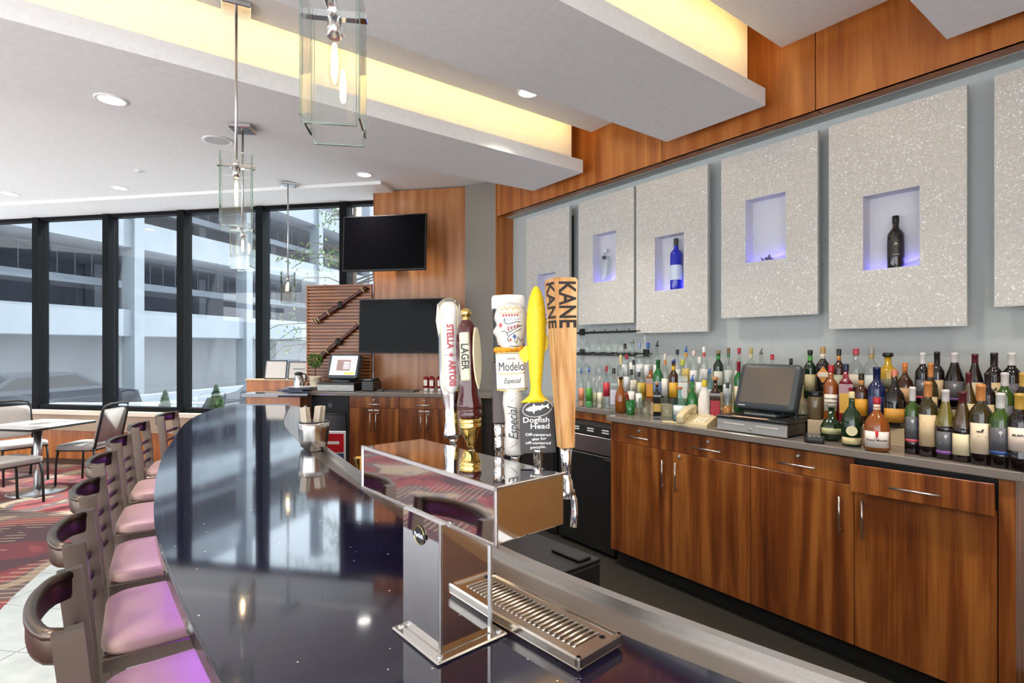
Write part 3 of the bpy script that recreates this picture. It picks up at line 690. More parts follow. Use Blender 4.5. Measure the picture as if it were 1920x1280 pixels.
MB().prism([(.018, .285), (.0225, .275), (.018, .268)], -.002, .002, MF @ MR(90, 'X')).build('fin', YEL, t)
for zz in (.283, .29): MB().lathe([(.0012, 0), (.0009, .002), (0, .0025)], 8, MF @ MT(.0185, -.004, zz) @ MR(90, 'Y')).build('eye', MATTEB, t)
# 6: tapered oak post
x, y = .667, .7276
t = tap('tall tapered light-oak tap handle with KANE burnt down two sides', x, y); faucet(t, 0); F = fdir(x, y) + R(26); MF = Matrix.Rotation(F, 4, 'Z') @ MR(-1.9, 'Y')
MB().lathe([(.0085, 0), (.0095, .022), (.0115, .05)], 18, MF).build('ferrule', CHROME, t)
OAK = wood('light_oak_grain', hexc('98602c'), hexc('c48e52'), hexc('dcb27c'), rough=.5, scale=6, coat=0)
h0, h1 = .0118, .0225
vs_ = [(-h0, -h0, .048), (h0, -h0, .048), (h0, h0, .048), (-h0, h0, .048), (-h1, -h1, .348), (h1, -h1, .348), (h1, h1, .348), (-h1, h1, .348), (-h1 + .003, -h1 + .003, .353), (h1 - .003, -h1 + .003, .353), (h1 - .003, h1 - .003, .353), (-h1 + .003, h1 - .003, .353)]
fs = [(0, 3, 2, 1), (8, 9, 10, 11)] + [(k * 4 + i, k * 4 + (i + 1) % 4, k * 4 + 4 + (i + 1) % 4, k * 4 + 4 + i) for k in range(2) for i in range(4)]
MB().add(vs_, fs, False, MF).build('post', OAK, t)
BURN = mat('burnt_letters', hexc('2a211d'), .7)
tl = math.degrees(math.atan((h1 - h0) / .3))
text('KANE', .046, BURN, t, MF @ MT(0, -h1 + .0013, .305) @ MR(tl, 'X') @ MR(90, 'X') @ MR(-90), bold=.001, fit=.082)
text('KANE', .046, BURN, t, MF @ MT(-h1 + .0013, 0, .305) @ MR(-90) @ MR(tl, 'X') @ MR(90, 'X') @ MR(-90), bold=.001, fit=.082)
# ---------------------------------------------------------------- back bar cabinets
def bar_pull(b, p, q, out, r=.005):
    """bar handle from p to q standing off along vector out"""
    p, q, out = Vector(p), Vector(q), Vector(out)
    b.cyl(p + out, q + out, r, 10)
    d = (q - p)
    for u in (.12, .88): b.cyl(p + d * u, p + d * u + out, r * .7, 8)
    return b
def lock(b, p, axis_m):
    return b.lathe([(.013, 0), (.013, .003), (.0095, .006), (.0095, .009), (.003, .009), (.003, .0075), (0, .0075)], 14, MT(*p) @ axis_m)
FX_ = 2.972
MX_ = MR(-90, 'Y')
def back_cabinet(y1, label, opened=False, lockdoors=(False, True)):
    t = thing('back_bar_cabinet', label, 'cabinet', (FX_, y1, 0), 0, 'walnut cabinets under the back bar')
    Wd = 1.083; hw = Wd / 2
    MB().box((.022, -Wd, .115), (.6, 0, 1.052)).build('carcass', BLACK if opened else WALNUT, t)
    MB().box((.075, -Wd, .0065), (.6, 0, .115)).build('toe_kick', MATTEB, t)
    for k in range(2):
        y_b = -hw * (k + 1) + .0015; y_t = -hw * k - .0015
        d = MB().cbox((0, y_b, .117), (.021, y_t, .911), .0015).build('door', WALNUT, t)
        hy = (y_b + .055) if k == 0 else (y_t - .045)
        bar_pull(MB(), (0, hy, .66), (0, hy, .85), (-.032, 0, 0)).build('handle', STEEL, d)
        if lockdoors[k]: lock(MB(), (0, hy - .012 if k else hy, .888), MX_).build('lock', STEEL, d)
        M0 = Matrix.Identity(4)
        if opened and k == 1: M0 = MT(-.055, 0, -.022) @ MT(0, y_t, 1.045) @ Matrix.Rotation(R(-1.2), 4, 'X') @ MT(0, -y_t, -1.045)
        dr = MB().cbox((0, y_b, .914), (.021, y_t, 1.046), .0015, M0).build('drawer', WALNUT, t)
        yc = (y_b + y_t) / 2
        bb = MB(); bar_pull(bb, (0, yc - .1, .968), (0, yc + .1, .968), (-.03, 0, 0))
        for i_ in range(len(bb.v)): bb.v[i_] = tuple(M0 @ Vector(bb.v[i_]))
        bb.build('handle', STEEL, dr)
        lock(MB(), (0, yc, 1.015), MX_).build('lock', STEEL, dr)
        b2 = MB(); lock(b2, (0, 0, 0), Matrix.Identity(4))
        if opened and k == 1:
            MB().box((.021, y_b + .03, .93), (.3, y_t - .03, .935), M0).build('drawer_bottom', MATTEB, dr)
    return t
back_cabinet(2.764, 'walnut cabinet with closed drawers under the back bar, beside the black glass washer')
back_cabinet(1.680, 'walnut cabinet under the back bar with one drawer hanging slightly open', True, (False, True))
tag(MB().cbox((FX_ - .004, .54, .0065), (3.6, .594, 1.052), .002).build('end_panel', WALNUT), 'walnut end panel closing the back bar cabinets beside the open drawer', 'cabinet panel')
ct = MB().cbox((2.945, .515, 1.054), (3.618, 2.785, 1.094), .004)
tag(ct.build('countertop', QUARTZ), 'glossy grey quartz countertop carrying the cash register and wine bottles', 'countertop')
tag(MB().cbox((3.185, 2.787, 1.054), (3.618, 4.50, 1.094), .004).build('countertop', QUARTZ), 'narrower grey quartz countertop below the hanging wine glasses', 'countertop')
# glass washer and cooler under the narrow counter
gw = thing('glass_washer', 'undercounter glass washer with steel door and black control strip, left of cabinets', 'dishwasher', (3.03, 2.785, 0))
MB().cbox((0, 0, .03), (.56, .62, .76), .006).build('black_front', BLACK, gw)
MB().cbox((.01, 0, .765), (.56, .62, .905), .006).build('steel_door', STEEL, gw)
MB().cbox((.01, 0, .91), (.56, .62, .985), .004).build('control_strip', MATTEB, gw)
for k in range(3):
    for z in (.936, .955): MB().box((.007, .06 + .16 * k, z), (.0105, .13 + .16 * k, z + .009)).build('button', pl('e8e6e0', .4), gw)
MB().box((-.002, .03, .735), (.003, .1, .745)).build('latch', STEEL, gw)
for yy in (.05, .57):
    for xx in (.05, .5): MB().lathe([(.02, .0062), (.016, .031)], 10, MT(xx, yy, 0)).build('foot', BLACK, gw)
tag(MB().cbox((3.2, 2.79, .99), (3.6, 3.41, 1.052), .002).build('apron_board', WALNUT), 'walnut apron board between glass washer and narrow quartz counter', 'apron')
cl = thing('beverage_cooler', 'tall black beverage cooler under the far end of the back counter', 'cooler', (3.04, 3.45, 0))
MB().cbox((0, 0, .0065), (.55, .95, 1.0), .006).build('body', BLACK, cl)
for k in range(2):
    d = MB().cbox((-.02, .01 + .47 * k, .08), (0, .46 + .47 * k, .97), .004).build('door', BLACK, cl); bar_pull(MB(), (-.02, .43 + .09 * k, .6), (-.02, .43 + .09 * k, .85), (-.03, 0, 0)).build('handle', STEEL, d)
# ---------------------------------------------------------------- sparkle panels with niches
def sparkle():
    m, nt, b = _base('glass_bead_panel')
    tc = nt.nodes.new('ShaderNodeTexCoord'); v = nt.nodes.new('ShaderNodeTexVoronoi'); v.inputs['Scale'].default_value = 165
    nz = nt.nodes.new('ShaderNodeTexNoise'); nz.inputs['Scale'].default_value = 40
    nt.links.new(tc.outputs['Object'], nz.inputs['Vector'])
    mxv = nt.nodes.new('ShaderNodeMix'); mxv.data_type = 'RGBA'; mxv.inputs[0].default_value = .02
    nt.links.new(tc.outputs['Object'], mxv.inputs[6]); nt.links.new(nz.outputs['Color'], mxv.inputs[7])
    nt.links.new(mxv.outputs[2], v.inputs['Vector'])
    sp = nt.nodes.new('ShaderNodeSeparateColor'); nt.links.new(v.outputs['Color'], sp.inputs[0])
    rp = ramp(nt, [(0, hexc('c3beb4')), (.7, hexc('cac6bd')), (.9, hexc('d0cdc6')), (1, hexc('ffffff'))]); nt.links.new(sp.outputs[0], rp.inputs[0])  # white flecks in the base colour imitate glints off the beads
    nt.links.new(rp.outputs[0], b.inputs['Base Color'])
    rg = ramp(nt, [(.0, (.5, .5, .5)), (.75, (.4, .4, .4)), (.8, (.12, .12, .12)), (1, (.08, .08, .08))]); nt.links.new(sp.outputs[1], rg.inputs[0]); nt.links.new(rg.outputs[0], b.inputs['Roughness'])
    # every bead tilts its own way
    sub = nt.nodes.new('ShaderNodeVectorMath'); sub.operation = 'SUBTRACT'; sub.inputs[1].default_value = (.5, .5, .5); nt.links.new(v.outputs['Color'], sub.inputs[0])
    scl = nt.nodes.new('ShaderNodeVectorMath'); scl.operation = 'SCALE'; scl.inputs['Scale'].default_value = .13; nt.links.new(sub.outputs[0], scl.inputs[0])
    ge = nt.nodes.new('ShaderNodeNewGeometry'); ad = nt.nodes.new('ShaderNodeVectorMath'); ad.operation = 'ADD'; nt.links.new(scl.outputs[0], ad.inputs[0]); nt.links.new(ge.outputs['Normal'], ad.inputs[1])
    no = nt.nodes.new('ShaderNodeVectorMath'); no.operation = 'NORMALIZE'; nt.links.new(ad.outputs[0], no.inputs[0]); nt.links.new(no.outputs[0], b.inputs['Normal'])
    b.inputs['Specular IOR Level'].default_value = 1.0
    return m
SPARK = sparkle()
NICHE = mat('niche_white', hexc('d2d2d8'), .55)
BLUE = mat('blue_led', (.1, .1, 1), .5, emit=(.13, .10, 1.0), es=9)
XF = 3.5
def panel(y0, y1, zb, nz, label, ny=None):
    """y0 > y1; nz = niche bottom"""
    t = thing('niche_panel', label, 'wall panel', (XF, (y0 + y1) / 2, zb), 0, 'sparkling niche panels on the back wall')
    hw = (y0 - y1) / 2; Ht = 2.93 - zb; n0 = nz - zb; n1 = n0 + .435; nw = .14; nc = .0075
    b = MB(); D_ = .03
    for a, c in (((0, -hw, 0), (D_, hw, n0)), ((0, -hw, n1), (D_, hw, Ht)), ((0, -hw, n0), (D_, nc - nw, n1)), ((0, nc + nw, n0), (D_, hw, n1))): b.box(a, c)
    b.build('face', SPARK, t)
    fr_ = MB()
    for a, c in (((.001, -hw - .004, -.004), (D_, hw + .004, 0)), ((.001, -hw - .004, Ht), (D_, hw + .004, Ht + .004)), ((.001, -hw - .004, 0), (D_, -hw, Ht)), ((.001, hw, 0), (D_, hw + .004, Ht))): fr_.box(a, c)
    fr_.build('edge_band', mat('panel_edge_grey', hexc('c4c6c2'), .5), t)
    D_ = .10
    b = MB(); e = .004
    b.box((D_ - .004, nc - nw, n0), (D_, nc + nw, n1))
    b.box((.001, nc - nw, n0), (D_, nc + nw, n0 + e)); b.box((.001, nc - nw, n1 - e), (D_, nc + nw, n1))
    b.box((.001, nc - nw, n0), (D_, nc - nw + e, n1)); b.box((.001, nc + nw - e, n0), (D_, nc + nw, n1))
    b.build('niche', NICHE, t)
    MB().box((D_ - .014, nc - nw + .008, n0 + e), (D_ - .005, nc + nw - .008, n0 + e + .005)).build('led_strip', BLUE, t)
    area('niche_light', (D_ - .02, nc, n0 + .02), (.24, .02), .10, (.16, .12, 1), (R(180), R(15), R(90)), t)
    for a, c in (((.03, -hw + .06, .06), (.119, nc - nw - .01, Ht - .06)), ((.03, nc + nw + .01, .06), (.119, hw - .06, Ht - .06))): MB().box(a, c).build('standoff', MATTEB, t)
    return (XF + .05, (y0 + y1) / 2 + nc, nz + e)
nA = panel(4.44, 3.784, 1.715, 1.90, 'sparkling white niche panel at the far end, mostly hidden by tap handles')
nB = panel(3.653, 3.000, 1.805, 2.173, 'sparkling white niche panel holding a clear square-shouldered bottle')
nC = panel(2.968, 2.309, 1.715, 2.04, 'sparkling white niche panel holding a cobalt blue bottle')
nD = panel(2.194, 1.547, 1.805, 2.17, 'sparkling white niche panel holding only a small fish figurine')
nE = panel(1.476, .825, 1.71, 2.037, 'sparkling white niche panel holding a black wine bottle, above the wine shelf')
nF = panel(.712, .06, 1.80, 2.17, 'sparkling white niche panel cut off by the right frame edge')
# ---------------------------------------------------------------- televisions and far wall
def tv(x0, x1, z0, z1, y, label, tilt=0):
    cx = (x0 + x1) / 2; hw = (x1 - x0) / 2; hh = (z1 - z0) / 2
    t = thing('television', label, 'television', (*wp(cx, y, T0), z0), WR, 'wall televisions')
    M0 = MT(0, 0, hh) @ MR(tilt, 'X')
    MB().cbox((-hw, 0, -hh), (hw, .035, hh), .004, M0).build('housing', MATTEB, t)
    MB().cbox((-hw * .55, .034, -hh * .6), (hw * .55, .07, hh * .5), .01, M0).build('back_cover', MATTEB, t)
    MB().box((-hw + .012, -.0015, -hh + .02), (hw - .012, .0005, hh - .012), M0).build('screen', mat('screen_glass', (.002, .002, .003), .1, spec=.08), t)
    MB().box((-.05, .06, hh - .08), (.05, -y - .002, hh + .02)).build('wall_arm', BLACK, t)
    MB().box((-.12, -y - .02, hh - .14), (.12, -y - .002, hh + .08)).build('wall_plate', BLACK, t)
    return t
tv(-.186, .767, 2.42, 3.03, -.40, 'black flat television mounted high on the walnut wall', -3)
tv(.002, .984, 1.53, 2.12, -.40, 'black flat television mounted lower, above the ketchup bottles', -2)
# slatted screen
ss = thing('slat_screen', 'wooden screen of thin horizontal slats carrying two carved staffs', 'wood screen', (*wp(-.84, -.03, T0), 1.12), WR)
MB().box((0, .012, 0), (.82, .03, 1.207)).build('backing_board', wood('screen_dark_wood', hexc('3c2114'), hexc('55301c'), hexc('66401f'), axis='X'), ss)
for x_ in (0, .805): MB().box((x_, -.014, 0), (x_ + .016, .03, 1.207)).build('stile', WALNUTH, ss)
MB().box((.016, -.014, 1.19), (.805, .03, 1.207)).build('top_rail', WALNUTH, ss)
sm_ = MB().cbox((.016, -.012, 0), (.805, .012, .026), .004); s0 = None
for k in range(31):
    z = .006 + k * .0383
    if s0 is None: s0 = sm_.build('slat', WALNUTH, ss, (0, 0, z))
    else: o = s0.copy(); C.objects.link(o); o.parent = ss; o.location = (0, 0, z)
def staff(x0, z0, x1, z1, label):
    t = thing('carved_staff', label, 'wood carving', (*wp(-.84 + (x0 + x1) / 2, -.07, T0), 1.12 + (z0 + z1) / 2), WR, 'carved staffs on the slat screen')
    L_ = math.hypot(x1 - x0, z1 - z0); ang = math.atan2(z1 - z0, x1 - x0)
    M0 = Matrix.Rotation(-ang, 4, 'Y') @ MR(90, 'Y') @ MT(0, 0, -L_ / 2)
    DW = mat('dark_red_wood', hexc('4a1f18'), .3, noise=.25, nscale=40)
    MB().lathe([(.008, 0), (.034, .004), (.036, L_ * .08), (.030, L_ * .12), (.030, L_ * .34), (.036, L_ * .36), (.03, L_ * .40), (.022, L_ * .44), (.020, L_ * .8), (.024, L_ * .9), (.03, L_ * .97), (.008, L_)], 12, M0, sx=1, sy=.8).build('shaft', DW, t)
    MB().lathe([(.03, L_ * .46), (.046, L_ * .475), (.048, L_ * .5), (.044, L_ * .525), (.028, L_ * .54)], 12, M0, sy=.8).build('bound_grip', mat('dark_binding', hexc('2b2622'), .7), t)
    for u in (.03, .075, .27, .93): MB().lathe([(.037, L_ * u - .006), (.039, L_ * u), (.037, L_ * u + .006)], 12, M0, sy=.85).build('band', mat('bone_band', hexc('c9b37f'), .4), t)
    MB().box((-.008, 0.0, -.008), (.008, .06, .008)).build('bracket', BLACK, t)
staff(.13, .77, .78, 1.165, 'upper carved dark-red wooden staff hung diagonally on the slat screen')
staff(.12, .30, .74, .78, 'lower carved dark-red wooden staff hung diagonally, partly behind the television')
# far counter and cabinets
fc = MB().prism([wp(-.47, -.62, T0), wp(1.52, -.62, T0), (3.18, 4.43), (3.39, 4.5), (3.39, 4.82), (3.22, 5.19), wp(-.47, -.002, T0)], 1.085, 1.12)
tag(fc.build('countertop', QUARTZ), 'grey countertop under the televisions holding register and ketchup', 'countertop')
def far_cab(x0, x1, label, dp=.58):
    t = thing('base_cabinet', label, 'cabinet', (*wp(x0, -.60, T0), 0), WR, 'cabinets under the televisions')
    W_ = x1 - x0
    MB().box((0, .02, .1), (W_, dp, 1.083)).build('carcass', WALNUT, t); MB().box((0, .07, .0065), (W_, dp, .1)).build('toe_kick', MATTEB, t)
    dr = MB().cbox((.0015, 0, .962), (W_ - .0015, .02, 1.08), .0015).build('drawer', WALNUT, t)
    bar_pull(MB(), (W_ / 2 - .085, 0, 1.0), (W_ / 2 + .085, 0, 1.0), (0, -.03, 0), .006).build('handle', STEEL, dr)
    lock(MB(), (W_ / 2, 0, 1.045), MR(90, 'X')).build('lock', STEEL, dr)
    for k in range(2):
        d = MB().cbox((W_ / 2 * k + .0015, 0, .102), (W_ / 2 * (k + 1) - .0015, .02, .958), .0015).build('door', WALNUT, t)
        hx = W_ / 2 + (-.032, .032)[k]
        bar_pull(MB(), (hx, 0, .72), (hx, 0, .91), (0, -.03, 0), .005).build('handle', STEEL, d)
        MB().cbox((hx - .028, -.016, .93), (hx + .028, 0, .945), .003).build('latch', pl('d8d4cc', .3), d)
        if k: lock(MB(), (hx + .012, 0, .905), MR(90, 'X')).build('lock', STEEL, d)
far_cab(-.008, .547, 'walnut base cabinet under the lower television, next to the black bay')
far_cab(.549, 1.10, 'walnut base cabinet under the ketchup bottles')
far_cab(1.102, 1.36, 'walnut base cabinet at the inner corner behind the tap handles', .3)
bf = thing('bottle_cooler', 'black bottle cooler under the far register with a lit drinks window', 'cooler', (*wp(-.45, -.58, T0), 0), WR)
MB().cbox((0, 0, .0065), (.43, .55, 1.08), .005).build('body', MATTEB, bf)
MB().cbox((.05, -.012, .12), (.40, 0, .88), .004).build('door', BLACK, bf)
MB().cbox((.05, -.02, .88), (.4, -.002, .90), .003).build('handle', BLACK, bf)
MB().box((.19, -.004, .955), (.24, 0, 1.0)).build('outlet_plate', pl('3a3a3a', .4), bf)
# drinks placard beside the caddy
dp = thing('drinks_placard', 'red, white and blue printed drinks placard standing behind the napkin caddy', 'placard', (1.53, 4.72, .0062), R(-38))
MB().cbox((-.15, 0, 0), (.15, .03, .86), .004).build('board', pl('e6e8ee', .35), dp)
MB().box((-.14, -.002, .68), (.14, 0, .84)).build('red_band', pl('c21f2a', .35), dp)
MB().box((-.14, -.002, .44), (.14, 0, .67)).build('blue_band', pl('3d4a78', .35), dp)
MB().box((-.14, -.002, .06), (.14, 0, .40)).build('pale_blue_band', pl('6f7fae', .35), dp)
MB().lathe([(.05, 0), (.05, .003)], 20, MT(.04, -.001, .57) @ MR(90, 'X')).build('round_mark', pl('dfe4ee', .35), dp)
MB().lathe([(.07, 0), (.07, .003)], 20, MT(.02, -.001, .2) @ MR(90, 'X')).build('round_mark', pl('4a5690', .35), dp)
MB().box((-.1, -.0035, .75), (.1, -.0015, .775)).build('white_stripe', pl('f2f2f2', .35), dp)
# side counter by the window
sd_ = thing('side_counter', 'short navy-topped side counter before the window, magazines on it', 'counter', (1.6, 6.3, 0))
q = Matrix.Translation((-1.6, -6.3, 0))
MB().prism([(1.10, 6.13), (1.64, 5.70), wp(-.47, -.61, T0), wp(-.47, -.03, T0), wp(-.9, -.03, T0), (1.78, 6.94)], 1.085, 1.12, q).build('top', NAVY, sd_)
MB().prism([(1.17, 6.18), (1.60, 5.82), wp(-.5, -.5, T0), wp(-.5, -.08, T0), (1.86, 6.72)], .0, 1.085, q).build('wood_panel', WALNUTB, sd_)
lg = thing('window_ledge', 'wooden ledge box along the window holding two framed notices', 'ledge', (*wp(2.98, -.19), 0), WR)
MB().cbox((0, -.02, 0), (.95, .17, 1.185), .003).build('box', WALNUTB, lg)
MB().cbox((-.01, -.03, 1.185), (.96, .175, 1.2), .003).build('cap', mat('pale_wood_cap', hexc('d8b98f'), .4), lg)
def frame(tx, wd, ht, label, line=False):
    t = thing('notice_frame', label, 'picture frame', (*wp(tx, -.16), 1.2), WR, 'framed notices on the window ledge')
    M0 = MR(-9, 'X')
    b = MB()
    for a, c in (((-wd / 2, -.008, 0), (wd / 2, .008, .012)), ((-wd / 2, -.008, ht - .012), (wd / 2, .008, ht)), ((-wd / 2, -.008, .012), (-wd / 2 + .012, .008, ht - .012)), ((wd / 2 - .012, -.008, .012), (wd / 2, .008, ht - .012))): b.box(a, c, M0)
    b.build('frame', BLACK, t)
    MB().box((-wd / 2 + .012, -.003, .012), (wd / 2 - .012, .006, ht - .012), M0).build('sheet', pl('d9d3cb', .5), t)
    MB().box((-.01, .01, 0), (.01, .09, .012)).build('strut', BLACK, t)
    if line: MB().box((-wd * .28, -.0045, ht * .56), (wd * .28, -.003, ht * .60), M0).build('printed_line', pl('4a4a4a', .5), t)
frame(3.34, .30, .235, 'black-framed blank notice on the window ledge, the left one')
frame(3.655, .29, .22, 'black-framed notice with one printed line, beside the slat screen', True)
# ---------------------------------------------------------------- register terminals
def register(name_label, drawer_label, loc, rz, lit, z):
    d = thing('cash_drawer', drawer_label, 'cash drawer', (*loc, z), rz, 'cash drawers')
    # local: front -Y, width along X
    MB().cbox((-.21, .012, .008), (.21, .42, .075), .004).build('case', BLACK, d)
    MB().cbox((-.212, .0, .004), (.212, .012, .073), .003).build('front', mat('drawer_silver', hexc('a8a8a6'), .3, metal=.15), d)
    MB().cbox((-.214, -.004, .075), (.214, .424, .092), .003).build('lid', BLACK, d)
    for s in (-1, 1): MB().box((s * .1 - .065, -.0015, .046), (s * .1 + .065, .0005, .051)).build('media_slot', pl('e8dfd2', .4), d)
    MB().lathe([(.009, 0), (.009, .003), (.004, .003), (0, .002)], 12, MT(0, 0, .026) @ MR(90, 'X')).build('lock', STEEL, d)
    for sx_ in (-.18, .18):
        for sy_ in (.05, .38): MB().lathe([(.012, 0), (.012, .009)], 8, MT(sx_, sy_, 0)).build('foot', BLACK, d)
    c, s_ = math.cos(rz), math.sin(rz); ox, oy = .0, .19
    t = thing('register_terminal', name_label, 'register', (loc[0] + c * ox - s_ * oy, loc[1] + s_ * ox + c * oy, z + .092), rz, 'touchscreen registers')
    MB().cbox((-.1, -.09, 0), (.1, .1, .018), .006).build('foot_plate', DKGREY, t)
    MB().cbox((-.06, -.02, .018), (.06, .06, .07), .01).build('stand', DKGREY, t)
    M0 = MT(0, -.03, .03) @ MR(-20, 'X')
    MB().rbox((-.185, 0, -.03), (.185, .29, .03), .03, 4, .0, M0 @ MR(90, 'X')).build('housing', DKGREY, t)
    MB().cbox((-.15, .02, .04), (.15, .09, .25), .02, M0).build('back_shell', DKGREY, t)
    scm = mat('lit_screen', hexc('cfd8dc'), .3, emit=hexc('c4d0d6'), es=.3) if lit else mat('dark_screen', hexc('5d5650'), .18, spec=.6)
    scr = MB().box((-.155, -.0315, .038), (.155, -.0295, .262), M0).build('screen', scm, t)
    if lit:
        MB().box((-.08, -.0325, .09), (.08, -.0314, .215), M0).build('dialog_window', mat('lit_screen_brown', hexc('8b7570'), .3, emit=hexc('8b7570'), es=.4), scr)
        for k in range(3): MB().box((0.0, -.0332, .11 + .03 * k), (.07, -.0324, .13 + .03 * k), M0).build('screen_row', mat('lit_screen_light', hexc('dfe4e6'), .3, emit=hexc('dfe4e6'), es=.5), scr)
        MB().box((.02, -.0325, .045), (.14, -.0314, .07), M0).build('screen_button', mat('lit_screen_yellow', hexc('d8c85a'), .3, emit=hexc('d8c85a'), es=.5), scr)
    else:
        MB().box((-.155, -.0325, .016), (-.11, -.031, .022), M0).build('maker_plate', pl('b8bcc0', .4), t)
    MB().cyl((.1, .05, .02), (.18, .1, .01), .004, 6).build('cable', BLACK, t)
    return t
register('dark touchscreen register on the back bar beside the beige telephone', 'silver-fronted cash drawer on the back bar under the dark register', (2.985, 1.69), R(-90), False, 1.0945)
register('lit touchscreen register on the far counter in front of the slat screen', 'silver-fronted cash drawer on the far counter beside the potted topiary', wp(-.21, -.52, T0), WR, True, 1.1205)
tag(MB().cbox((-.1, -.02, 0), (.12, .02, .0015), .0005).build('receipt_slip', pl('d9b596', .6), None, (2.995, 1.71, 1.1875), R(-90)), 'buff receipt slip lying on the cash drawer below the dark screen', 'paper')
# card reader on the back bar
cr = thing('card_reader', 'small black card reader lying beside the round dark decanter', 'card reader', (3.04, 1.36, 1.0945), R(-62))
MB().rbox((-.045, -.085, 0), (.045, .085, .03), .012, 3).build('body', BLACK, cr)
MB().box((-.03, .01, .0305), (.03, .06, .032)).build('screen', pl('555a5c', .2), cr)
for k in range(9): MB().cbox((-.03 + .021 * (k % 3), -.06 + .02 * (k // 3), .029), (-.014 + .021 * (k % 3), -.046 + .02 * (k // 3), .0325), .001).build('key', pl('77797a', .4), cr)
MB().cbox((.0455, -.05, .004), (.047, .06, .024), .0005).build('side_label', pl('d5d5d0', .5), cr)
# telephone
ph = thing('telephone', 'beige corded desk telephone left of the register on the back bar', 'telephone', (3.068, 2.10, 1.0945), R(-75))
BEI = mat('beige_plastic', hexc('d9c79c'), .4)
b = MB(); b.add([(-.1, -.11, 0), (.1, -.11, 0), (.1, .11, 0), (-.1, .11, 0), (-.1, -.11, .018), (.1, -.11, .018), (.1, .11, .06), (-.1, .11, .06)], [(0, 3, 2, 1), (4, 5, 6, 7), (0, 1, 5, 4), (1, 2, 6, 5), (2, 3, 7, 6), (3, 0, 4, 7)])
b.build('base', BEI, ph)
b = MB(); b.tube([(-.065, -.13, .045), (-.065, -.11, .062), (-.065, -.04, .082), (-.065, .04, .1), (-.065, .11, .105), (-.065, .13, .092)], .02, 10, flat=(.024, .014)); b.rbox((-.09, -.135, .02), (-.04, -.085, .055), .015, 3); b.rbox((-.09, .08, .058), (-.04, .13, .1), .015, 3); b.build('handset', BEI, ph)
for k in range(12): MB().cbox((0 + .026 * (k % 3), -.07 + .027 * (k // 3), .024 + .0052 * (k // 3)), (.019 + .026 * (k % 3), -.052 + .027 * (k // 3), .033 + .0052 * (k // 3)), .002).build('key', pl('efe6cf', .5), ph)
MB().cbox((-.01, .06, .045), (.085, .095, .06), .002).build('display', pl('cfc39f', .3), ph)
MB().tube([(-.07, -.1, .03), (-.12, -.09, .008), (-.16, -.05, .006), (-.2, -.07, .006), (-.22, -.03, .006), (-.18, -.0, .006), (-.14, -.02, .006)], .005, 8).build('cord', BEI, ph)
# printer, kettle, tray, magazines on the far counter
pr = thing('receipt_printer', 'black receipt printer between far register and wall panel', 'printer', (*wp(.13, -.36, T0), 1.1205), WR)
MB().cbox((-.075, -.1, 0), (.075, .1, .115), .012).build('body', BLACK, pr); MB().cbox((-.07, -.095, .115), (.07, .06, .135), .01).build('lid', MATTEB, pr); MB().cbox((.085, -.06, 0), (.16, .03, .02), .006).build('power_brick', BLACK, pr)
MB().box((-.04, -.098, .118), (.04, -.09, .126)).build('paper_slot', pl('8a8a86', .5), pr)
tag(MB().cbox((-.17, -.09, 0), (.17, .09, .012), .003).build('bar_mat', BLACK, None, (*wp(.48, -.36, T0), 1.1205), WR), 'flat black bar mat on the far counter before the ketchup', 'bar mat')
kt = thing('thermal_jug', 'steel and black thermal jug beside the magazines', 'jug', (*wp(-.74, -.36, T0), 1.1205), WR)
MB().lathe([(.055, 0), (.058, .01), (.055, .09), (.045, .14), (.036, .165)], 20).build('body', CHROME, kt)
MB().lathe([(.036, .165), (.04, .17), (.038, .19), (.015, .2), (0, .2)], 16).build('lid', BLACK, kt)
MB().tube([(.04, 0, .18), (.085, 0, .17), (.09, 0, .1), (.058, 0, .05)], .009, 8).build('handle', BLACK, kt)
MB().tube([(-.034, 0, .165), (-.052, 0, .178)], .009, 8).build('spout', BLACK, kt)
random.seed(3)
for k, (lb, cc) in enumerate([('dark blue magazine at the bottom of the side counter stack', '3b4a78'), ('grey magazine in the middle of the side counter stack', '6a6f7c'), ('black folder spread over the side counter stack', '22252c'), ('white leaflet poking out of the side counter stack', 'cfd4dc')]):
    m_ = MB(); m_.cbox((-.14, -.1, 0), (.14, .1, .009), .001); mg = thing('magazine', lb, 'magazine', (1.66 + .03 * k, 6.28 - .02 * k, 1.1205 + .0102 * k), R(-40 + 17 * k), 'magazines on the side counter')
    m_.build('pages', pl(cc, .3), mg); MB().box((-.142, -.1, .0005), (-.139, .1, .0085)).build('spine', pl('b9bcc4', .4), mg)
# topiary
pt_ = thing('topiary_plant', 'small round topiary in a cream pot beside the far register', 'plant', (*wp(-.575, -.30, T0), 1.1205))
MB().lathe([(.05, 0), (.056, .01), (.066, .13), (.07, .135), (.07, .15), (.062, .15), (.058, .135)], 20).build('pot', pl('d6c7ab', .5), pt_)
MB().lathe([(.057, .135), (.03, .139), (0, .14)], 16, cap=False).build('soil', pl('3a2a1e', .9), pt_)
MB().tube([(0, 0, .12), (.004, .003, .2), (0, 0, .28)], .006, 7).build('trunk', pl('5c4630', .8), pt_)
random.seed(7); b = MB()
for k in range(900):
    a = random.uniform(0, 6.283); cz = random.uniform(-1, 1); rr = random.uniform(.055, .088); sz = math.sqrt(1 - cz * cz)
    p = Vector((rr * sz * math.cos(a), rr * sz * math.sin(a), .325 + rr * cz * 1.02)); l = random.uniform(.008, .015)
    Q = MT(*p) @ MR(random.uniform(0, 360)) @ MR(random.uniform(-70, 70), 'X'); b.add([(-l * .4, 0, 0), (0, -l, .002), (l * .4, 0, 0), (0, l, .002)], [(0, 1, 2, 3)], False, Q)
fo = b.build('foliage', mat('leaf_green', hexc('4f7a1f'), .6, noise=.3, nscale=60), pt_); fo['kind'] = 'stuff'
